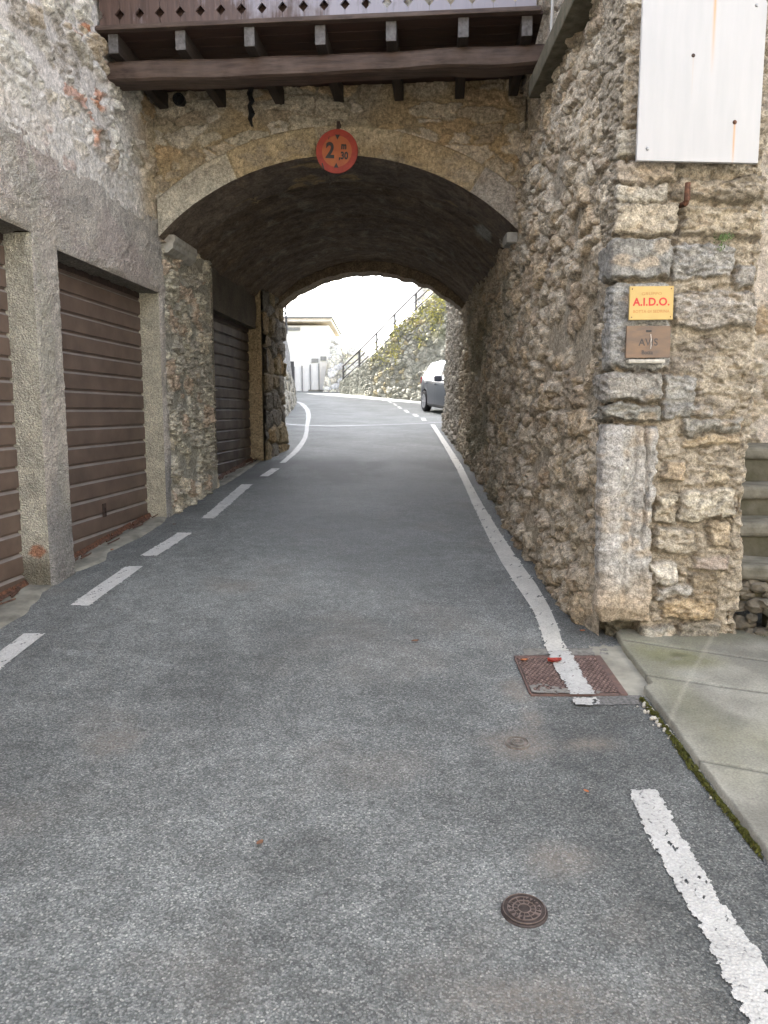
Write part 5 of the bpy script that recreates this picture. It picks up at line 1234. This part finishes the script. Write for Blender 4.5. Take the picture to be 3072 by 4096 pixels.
tag(mk('wall_weeds', V, F, M['veg'], loc=tuple(map(float, RW(5, 0, 4)))), 'yellow-green weeds hanging over the upper retaining wall', 'weeds', kind='stuff')

# hillside, dry stone terraces, far houses
hx = np.linspace(-1.4, 60, 40); hy = np.linspace(14, 90, 50); X, Y = np.meshgrid(hx, hy, indexing='ij')
sN = -((X - a0[0]) * nv[0] + (Y - a0[1]) * nv[1]); sS = (X - a0[0]) * dv[0] + (Y - a0[1]) * dv[1]
Z = np.where(sN > .6, rtop(np.clip(sS, 0, 14)) - .35 + .30 * np.clip(sN - .6, 0, 30) * sm(-1, 4, sS + sN * .2), g(Y) - .3)
kp = ((sN > .55) & (X > -1.2))[:-1, :-1]
tag(sheet('hillside', np.stack([X, Y, Z], -1), plain('dry_grass_slope', (.19, .19, .09), .95, .4, 2, bd=.05), keep=kp), 'grassy hillside above the retaining wall', kind='structure')
def terrace(name, label, poly, y, seed, thick=.45):
    t = thing(name, label, 'wall', (poly[0][0], y, poly[0][1])); xs = [p[0] for p in poly]; lo, hi = min(xs), max(xs)
    up = sorted(poly[1:], key=lambda p: p[0]); xa = np.linspace(lo, hi, 90); top_ = np.interp(xa, [p[0] for p in up], [p[1] for p in up]); X, T = np.meshgrid(xa, np.linspace(0, 1, 90), indexing='ij')
    zb = poly[0][1]; Z = zb + (top_[:, None] + .12 * (fbm(xa / .25, xa * 0, 3, seed)[:, None] - .5) - zb) * T
    d, c = rubble(X, Z, 'far', seed); sheet('stone_face', np.stack([X, y - d * .6, Z], -1), M['far_stone'], t, np.clip(c * 2.0 + .12, 0, .85))
    m = MB(); m.prism([(lo, zb)] + [(x, float(z_) - .08) for x, z_ in zip(xa[::6], top_[::6])] + [(hi, zb)], y + .02, y + thick, lambda a, d_, b: (a, d_, b)); m.build('core', M['masonry_core'], t)
terrace('dry_stone_wall', 'pale dry stone wall peak left of the stair railing', [(-2.62, 2.0), (-2.60, 2.6), (-2.42, 3.6), (-2.28, 4.55), (-2.1, 4.65), (-1.75, 4.2), (-1.45, 3.7), (-1.3, 3.2)], 33.3, 741)
terrace('terrace_wall', 'low pale terrace wall seen through lower stair railing', [(-1.6, 2.8), (-1.55, 4.1), (-1.2, 4.3), (-.7, 3.9), (-.4, 3.5)], 32.9, 743)
terrace('terrace_wall', 'high pale terrace wall above weeds of retaining wall', [(1.25, 4.5), (1.25, 6.9), (2.4, 7.0), (5.5, 7.1)], 29.6, 745)
fw = thing('panel_wall', 'white panel wall with thin dark posts at lane end', 'wall', (-3.2, 33.9, float(g(33.9))))
m = MB(); m.prism([(-4.4, 2.2), (-2.2, 2.2), (-2.2, 3.72), (-4.4, 3.42)], 33.95, 34.1, lambda a, d_, b: (a, d_, b)); m.build('panel', M['white_wall'], fw)
for x in (-3.90, -3.56, -3.20, -2.83): m = MB(); m.box(x - .022, x + .022, 33.88, 33.945, 2.35, 3.45 + (x + 4) * .13); m.build('post', M['far_grey'], fw)
m = MB(); m.box(-3.3, -2.25, 33.86, 33.94, 2.35, 2.47); m.build('plinth', M['concrete'], fw)
fh = thing('white_house', 'low white house with brown eaves line at lane end', 'house', (-6, 37, float(g(37))))
m = MB(); m.box(-11, -2.6, 37, 44, 2, 5.55); m.build('wall', M['white_wall'], fh)
m = MB(); m.box(-11.3, -2.45, 36.6, 44.3, 5.70, 5.84); m.build('fascia', M['pale_band'], fh); m = MB(); m.box(-11.35, -2.4, 36.5, 44.4, 5.85, 5.92); m.build('gutter', M['far_grey'], fh)
m = MB(); m.prism([(36.5, 5.93), (44.4, 5.93), (40.5, 6.35)], -11.35, -3.7, lambda a, d_, b: (d_, a, b)); m.build('roof', M['tile'], fh)
for x0, x1, z0, z1 in ((-4.9, -3.95, 5.32, 5.46), (-3.42, -3.1, 3.83, 4.02), (-3.0, -2.72, 3.92, 4.12)): m = MB(); m.box(x0, x1, 36.93, 36.99, z0, z1); m.build('window', M['far_grey'], fh)
bd = thing('sign_post', 'narrow dark post at the end of left roadside wall', 'post', (-3.35, 28.6, float(g(28.6))))
m = MB(); m.box(-3.44, -3.30, 28.6, 28.66, 1.9, 3.35, None, .01); m.build('blade', M['rail_paint'], bd); m = MB(); m.tube([(-3.37, 28.7, 1.9), (-3.37, 28.7, 3.3)], .025, 8); m.build('pole', M['rail_paint'], bd)

hx = np.linspace(-120, 120, 61); hy = np.concatenate([np.linspace(-260, -50, 12), np.linspace(-46, -19, 20)]); X, Y = np.meshgrid(hx, hy, indexing='ij')
Z = g(Y) - .1 + np.clip(-19.5 - Y, 0, 60) * .6 * sm(0, 10, -19.5 - Y + 3) + 3 * (fbm(X / 9, Y / 9, 3, 3) - .5) * sm(-20, -26, Y)
tag(sheet('sky_blocking_hill', np.stack([X, Y, Z], -1), plain('dark_blocker_slope', (.07, .075, .04), .95, .4, .6, bd=.3)), 'unseen dark hill added behind the viewer to cut sky light', kind='structure')  # hill added out of view to cut the sky light from behind
# unseen houses added to bounce sunlight and to block it
def helper_house(label, x0, x1, y0, y1, z0, z1, wins, mat='house_wall'):
    t = thing('light_helper_house', label, 'house', ((x0 + x1) / 2, (y0 + y1) / 2, z0)); m = MB(); m.box(x0, x1, y0, y1, z0 - 1, z1); m.build('wall', M[mat], t)
    m = MB(); m.prism([(x0 - .4, z1), (x1 + .4, z1), ((x0 + x1) / 2, z1 + 1.6)], y0 - .4, y1 + .4, lambda a, d_, b: (a, d_, b)); m.build('roof', M['tile'], t)
    for (yy, zz) in wins:
        m = MB(); m.box(x0 - .05, x0 - .004, yy - .45, yy + .45, zz, zz + 1.4); fr = m.build('window', M['white_wall'], t); m = MB(); m.box(x0 - .06, x0 - .052, yy - .38, yy + .38, zz + .07, zz + 1.33); m.build('pane', M['dark_glass'], fr)
helper_house('unseen pale house added on the right to bounce sunlight back', 5.4, 13, -10, 4.4, 0, 7.5, [(-5, 2.4), (-1.5, 2.4), (2, 2.4)])
helper_house('unseen pale house added on the terrace to light the left wall', 2.3, 6.3, 5.9, 16, 5.69, 11.5, [(8, 6.2), (11, 6.2), (14, 6.2)])
helper_house('unseen ochre house added behind the viewer to bounce sunlight', -14, 4, -18, -11, -1, 6.5, [], 'ochre_wall')
helper_house('unseen tall house added left of the roadside wall to block sun', -12, -4.1, 13, 27, 1, 9.5, [])
helper_house('unseen tall house added farther left up the lane to block sun', -15, -6.3, 27.5, 36.2, 2, 11.5, [])

# ------------------------------------------------------------------ parked car
PITCH = math.atan(.057)
car = thing('parked_car', 'dark blue-grey hatchback parked behind the right wall', 'car', (2.26, 21.9, float(g(21.9)) - .012), rot=(0, 0, 0), local=True)
hd_ = math.atan2(-.97, .225)
car.matrix_world = Matrix.Translation((2.26, 21.9, float(g(21.9)) - .005)) @ Matrix.Rotation(hd_, 4, 'Z') @ Matrix.Rotation(PITCH * .97, 4, 'Y')
M['car_paint'] = plain('blue_grey_car_paint', (.022, .030, .048), .3, .03, 2, spec=.4)
M['car_paint'].node_tree.nodes['Principled BSDF'].inputs['Coat Weight'].default_value = .25
M['car_glass'] = plain('car_window_glass', (.05, .06, .062), .12, .03, spec=.25)
M['tyre'] = plain('tyre_rubber', (.018, .018, .019), .85, .2, 30)
M['rim'] = plain('silver_wheel_rim', (.5, .5, .52), .35, .05, metal=.7)
M['trim'] = plain('black_car_trim', (.02, .02, .022), .55, .1)
M['lamp_red'] = plain('red_lamp_plastic', (.35, .02, .02), .25, .05)
M['lamp_clear'] = plain('clear_lamp_plastic', (.6, .62, .63), .15, .05)
XW = (-1.24, 1.27); RA = .355; ZC = .30
def cp(x, side):
    roof = np.interp(x, [-1.95, -1.93, -1.86, -1.78, -1.52, -1.3, -.6, .1, .45, 1.0, 1.2, 1.6, 1.82, 1.95], [.72, .90, 1.02, 1.12, 1.38, 1.45, 1.50, 1.48, 1.40, 1.07, 1.0, .90, .80, .62])
    belt = np.interp(x, [-1.95, -1.8, -1.3, .9, 1.3, 1.8, 1.95], [.72, .96, .98, .91, .87, .76, .58]); belt = np.minimum(belt, roof - .035)
    hw = np.interp(x, [-1.95, -1.88, -1.7, -1.35, 0, 1.25, 1.7, 1.88, 1.95], [.66, .74, .80, .835, .845, .83, .77, .68, .55])
    tum = .19 * np.clip((roof - belt) / .5, 0, 1); hr = hw - .05 - tum
    zb = np.full(np.shape(x), .21)
    for xw in XW:
        q_ = RA ** 2 - (x - xw) ** 2; zb = np.where(q_ > 0, np.maximum(zb, ZC + np.sqrt(np.maximum(q_, 0))), zb)
    mid = zb + (belt - zb) * .45
    pts = [(hw * .965, zb), (hw * .99, zb + .06), (hw, np.maximum(mid, zb + .08)), (hw * .985, np.maximum(belt - .14, zb + .10)), (hw * .962, belt - .015), (hw * .945, belt), (hr + .05, belt + (roof - belt) * .62), (hr, roof - .055 * np.clip((roof - belt) / .3, .3, 1)), (hr * .86, roof - .012), (hr * .45, roof + .006), (0 * x, roof + .01)]
    return [np.stack([x, side * a, b], -1) for a, b in pts]
xs = np.unique(np.concatenate([np.linspace(-1.95, 1.95, 90)] + [np.linspace(xw - RA - .002, xw + RA + .002, 40) for xw in XW]))
ring = cp(xs, 1) + cp(xs, -1)[::-1][1:]
P = np.stack(ring, 1)
mk_body = sheet('body', P, M['car_paint'], car)
for e_ in (0, -1):
    V = P[e_]; mk('end_panel', V, [list(range(len(V)))], M['trim'], car)
m = MB(); m.box(-1.8, 1.8, -.62, .62, .19, .50); m.box(-.85, .88, -.79, .79, .17, .3); m.build('underbody', M['trim'], car)
for s_ in (-1, 1): m = MB(); m.box(-.86, .89, s_ * .815 - .02, s_ * .815 + .02, .205, .262, None, .008); m.build('sill', M['trim'], car)
def glass(x0, x1, v0, v1, side, slant0=0., slant1=0., name='side_window'):
    n = 14; V = []
    for j in range(8):
        v = v0 + (v1 - v0) * j / 7; xx = np.linspace(x0 + slant0 * j / 7, x1 + slant1 * j / 7, n); pp = cp(xx, side); bz, kz, tz = pp[5], pp[6], pp[7]
        q = bz + (kz - bz) * min(1, v / .62) if v < .62 else kz + (tz - kz) * (v - .62) / .38
        q = q + np.array((0, side * .007, .002)); V.append(q)
    sheet(name, np.stack(V, 0), M['car_glass'], car)
for s_ in (-1, 1):
    glass(-1.08, -.17, .06, .93, s_, .14, .0); glass(-.06, .86, .06, .93, s_, .0, -.50); glass(-1.42, -1.14, .08, .78, s_, .14, .08)
    hb = MB(); hb.box(-.22, -.02, s_ * .862 - .016, s_ * .862 + .016, .80, .83, None, .01); hb.build('door_handle', M['car_paint'], car)
    hb = MB(); hb.box(-1.12, -.93, s_ * .852 - .016, s_ * .852 + .016, .825, .855, None, .01); hb.build('door_handle', M['car_paint'], car)
    hb = MB(); hb.box(.60, .70, s_ * .99 - .11, s_ * .99 + .11, .90, 1.06, None, .045, 3); hb.box(.62, .68, s_ * .86 - .06, s_ * .86 + .06, .91, .95, None, .01); hb.build('wing_mirror', M['car_paint'], car, smooth=False)
    for x_ in (-.115, .84):
        pp = cp(np.array([x_ - .005, x_ + .005]), s_); V = np.stack([p + np.array((0, s_ * .0035, 0)) for p in pp[0:6]], 0); sheet('door_gap', V, M['trim'], car)
    hb = MB(); hb.box(-1.92, -1.74, s_ * .70 - .06, s_ * .70 + .06, .80, 1.0, None, .03); hb.build('tail_light', M['lamp_red'], car)
    hb = MB(); hb.box(1.60, 1.86, s_ * .60 - .10, s_ * .60 + .10, .66, .78, None, .03); hb.build('headlight', M['lamp_clear'], car)
def wrap_glass(x0, x1, nme):
    xx = np.linspace(x0, x1, 12); L_ = cp(xx, 1); R__ = cp(xx, -1); V = [p + np.array((0, 0, .006)) for p in (L_[8], L_[9], L_[10], R__[9], R__[8])]; sheet(nme, np.stack(V, 0), M['car_glass'], car)
wrap_glass(.47, .98, 'windscreen'); wrap_glass(-1.78, -1.53, 'rear_window')
for xw in XW:
    for s_ in (-1, 1):
        m = MB(); m.lathe([(.19, -.09), (.27, -.095), (.298, -.075), (.30, 0), (.298, .075), (.27, .095), (.19, .09), (.19, -.09)], (0, 0, 0), 36, 'y'); m.v = [(a + xw, b + s_ * .745, c + ZC) for a, b, c in m.v]; wh = m.build('wheel', M['tyre'], car, smooth=True)
        m = MB()
        for k in range(8):
            a = 2 * math.pi * k / 8; pts = [(.03, -.02), (.195, -.035), (.195, .035), (.03, .02)]
            m.prism([(r_ * math.cos(a) - w_ * math.sin(a), r_ * math.sin(a) + w_ * math.cos(a)) for r_, w_ in pts], .070, .088, lambda p, d_, q: (p, d_, q))
        m.lathe([(.175, .06), (.175, .092), (.205, .094), (.205, .06)], (0, 0, 0), 32, 'y'); m.lathe([(.0001, .095), (.045, .092), (.05, .06)], (0, 0, 0), 16, 'y')
        m.v = [(a + xw, s_ * (b + .745 * 1), c + ZC) for a, b, c in m.v]; m.build('rim', M['rim'], wh)
        m = MB(); m.lathe([(.0001, .05), (.19, .05)], (0, 0, 0), 24, 'y'); m.v = [(a + xw, s_ * (b + .745), c + ZC) for a, b, c in m.v]; m.build('brake_disc', M['trim'], wh)

# ------------------------------------------------------------------ light, sky, camera
to_sun = Vector((-.50, .65, .57)).normalized()
el = math.asin(to_sun.z); az = math.atan2(to_sun.x, to_sun.y)
w = bpy.data.worlds.new('World'); C.world = w; w.use_nodes = True
nt = w.node_tree; bg = nt.nodes['Background']
sky = nt.nodes.new('ShaderNodeTexSky'); sky.sky_type = 'NISHITA'; sky.sun_disc = False
sky.sun_elevation = el; sky.sun_rotation = az; sky.air_density = .8; sky.dust_density = 3.5; sky.ozone_density = .6; sky.altitude = 300
hs = nt.nodes.new('ShaderNodeHueSaturation'); hs.inputs['Saturation'].default_value = .46   # hazy, milky sky
nt.links.new(sky.outputs[0], hs.inputs['Color']); nt.links.new(hs.outputs[0], bg.inputs[0]); bg.inputs[1].default_value = .15
sd = bpy.data.lights.new('sun', 'SUN'); sd.energy = 3.2; sd.angle = R(.53); sd.color = (1., .96, .90)
so = bpy.data.objects.new('sun', sd); COL.objects.link(so); so.rotation_euler = to_sun.to_track_quat('Z', 'Y').to_euler(); so.location = (20, -20, 30)
cd = bpy.data.cameras.new('camera'); cam = bpy.data.objects.new('camera', cd); COL.objects.link(cam)
cam.location = (0, 0, 1.5); cam.rotation_euler = (R(90 - 7.4), 0, 0)
cd.sensor_fit = 'HORIZONTAL'; cd.sensor_width = 36; cd.lens = 36; cd.clip_end = 600; cd.clip_start = .05
C.camera = cam
C.view_settings.view_transform = 'Standard'; C.view_settings.look = 'None'; C.view_settings.gamma = 1; C.view_settings.exposure = 3.22
C.cycles.max_bounces = 10; C.cycles.diffuse_bounces = 6
C.render.resolution_x = 768; C.render.resolution_y = 1024
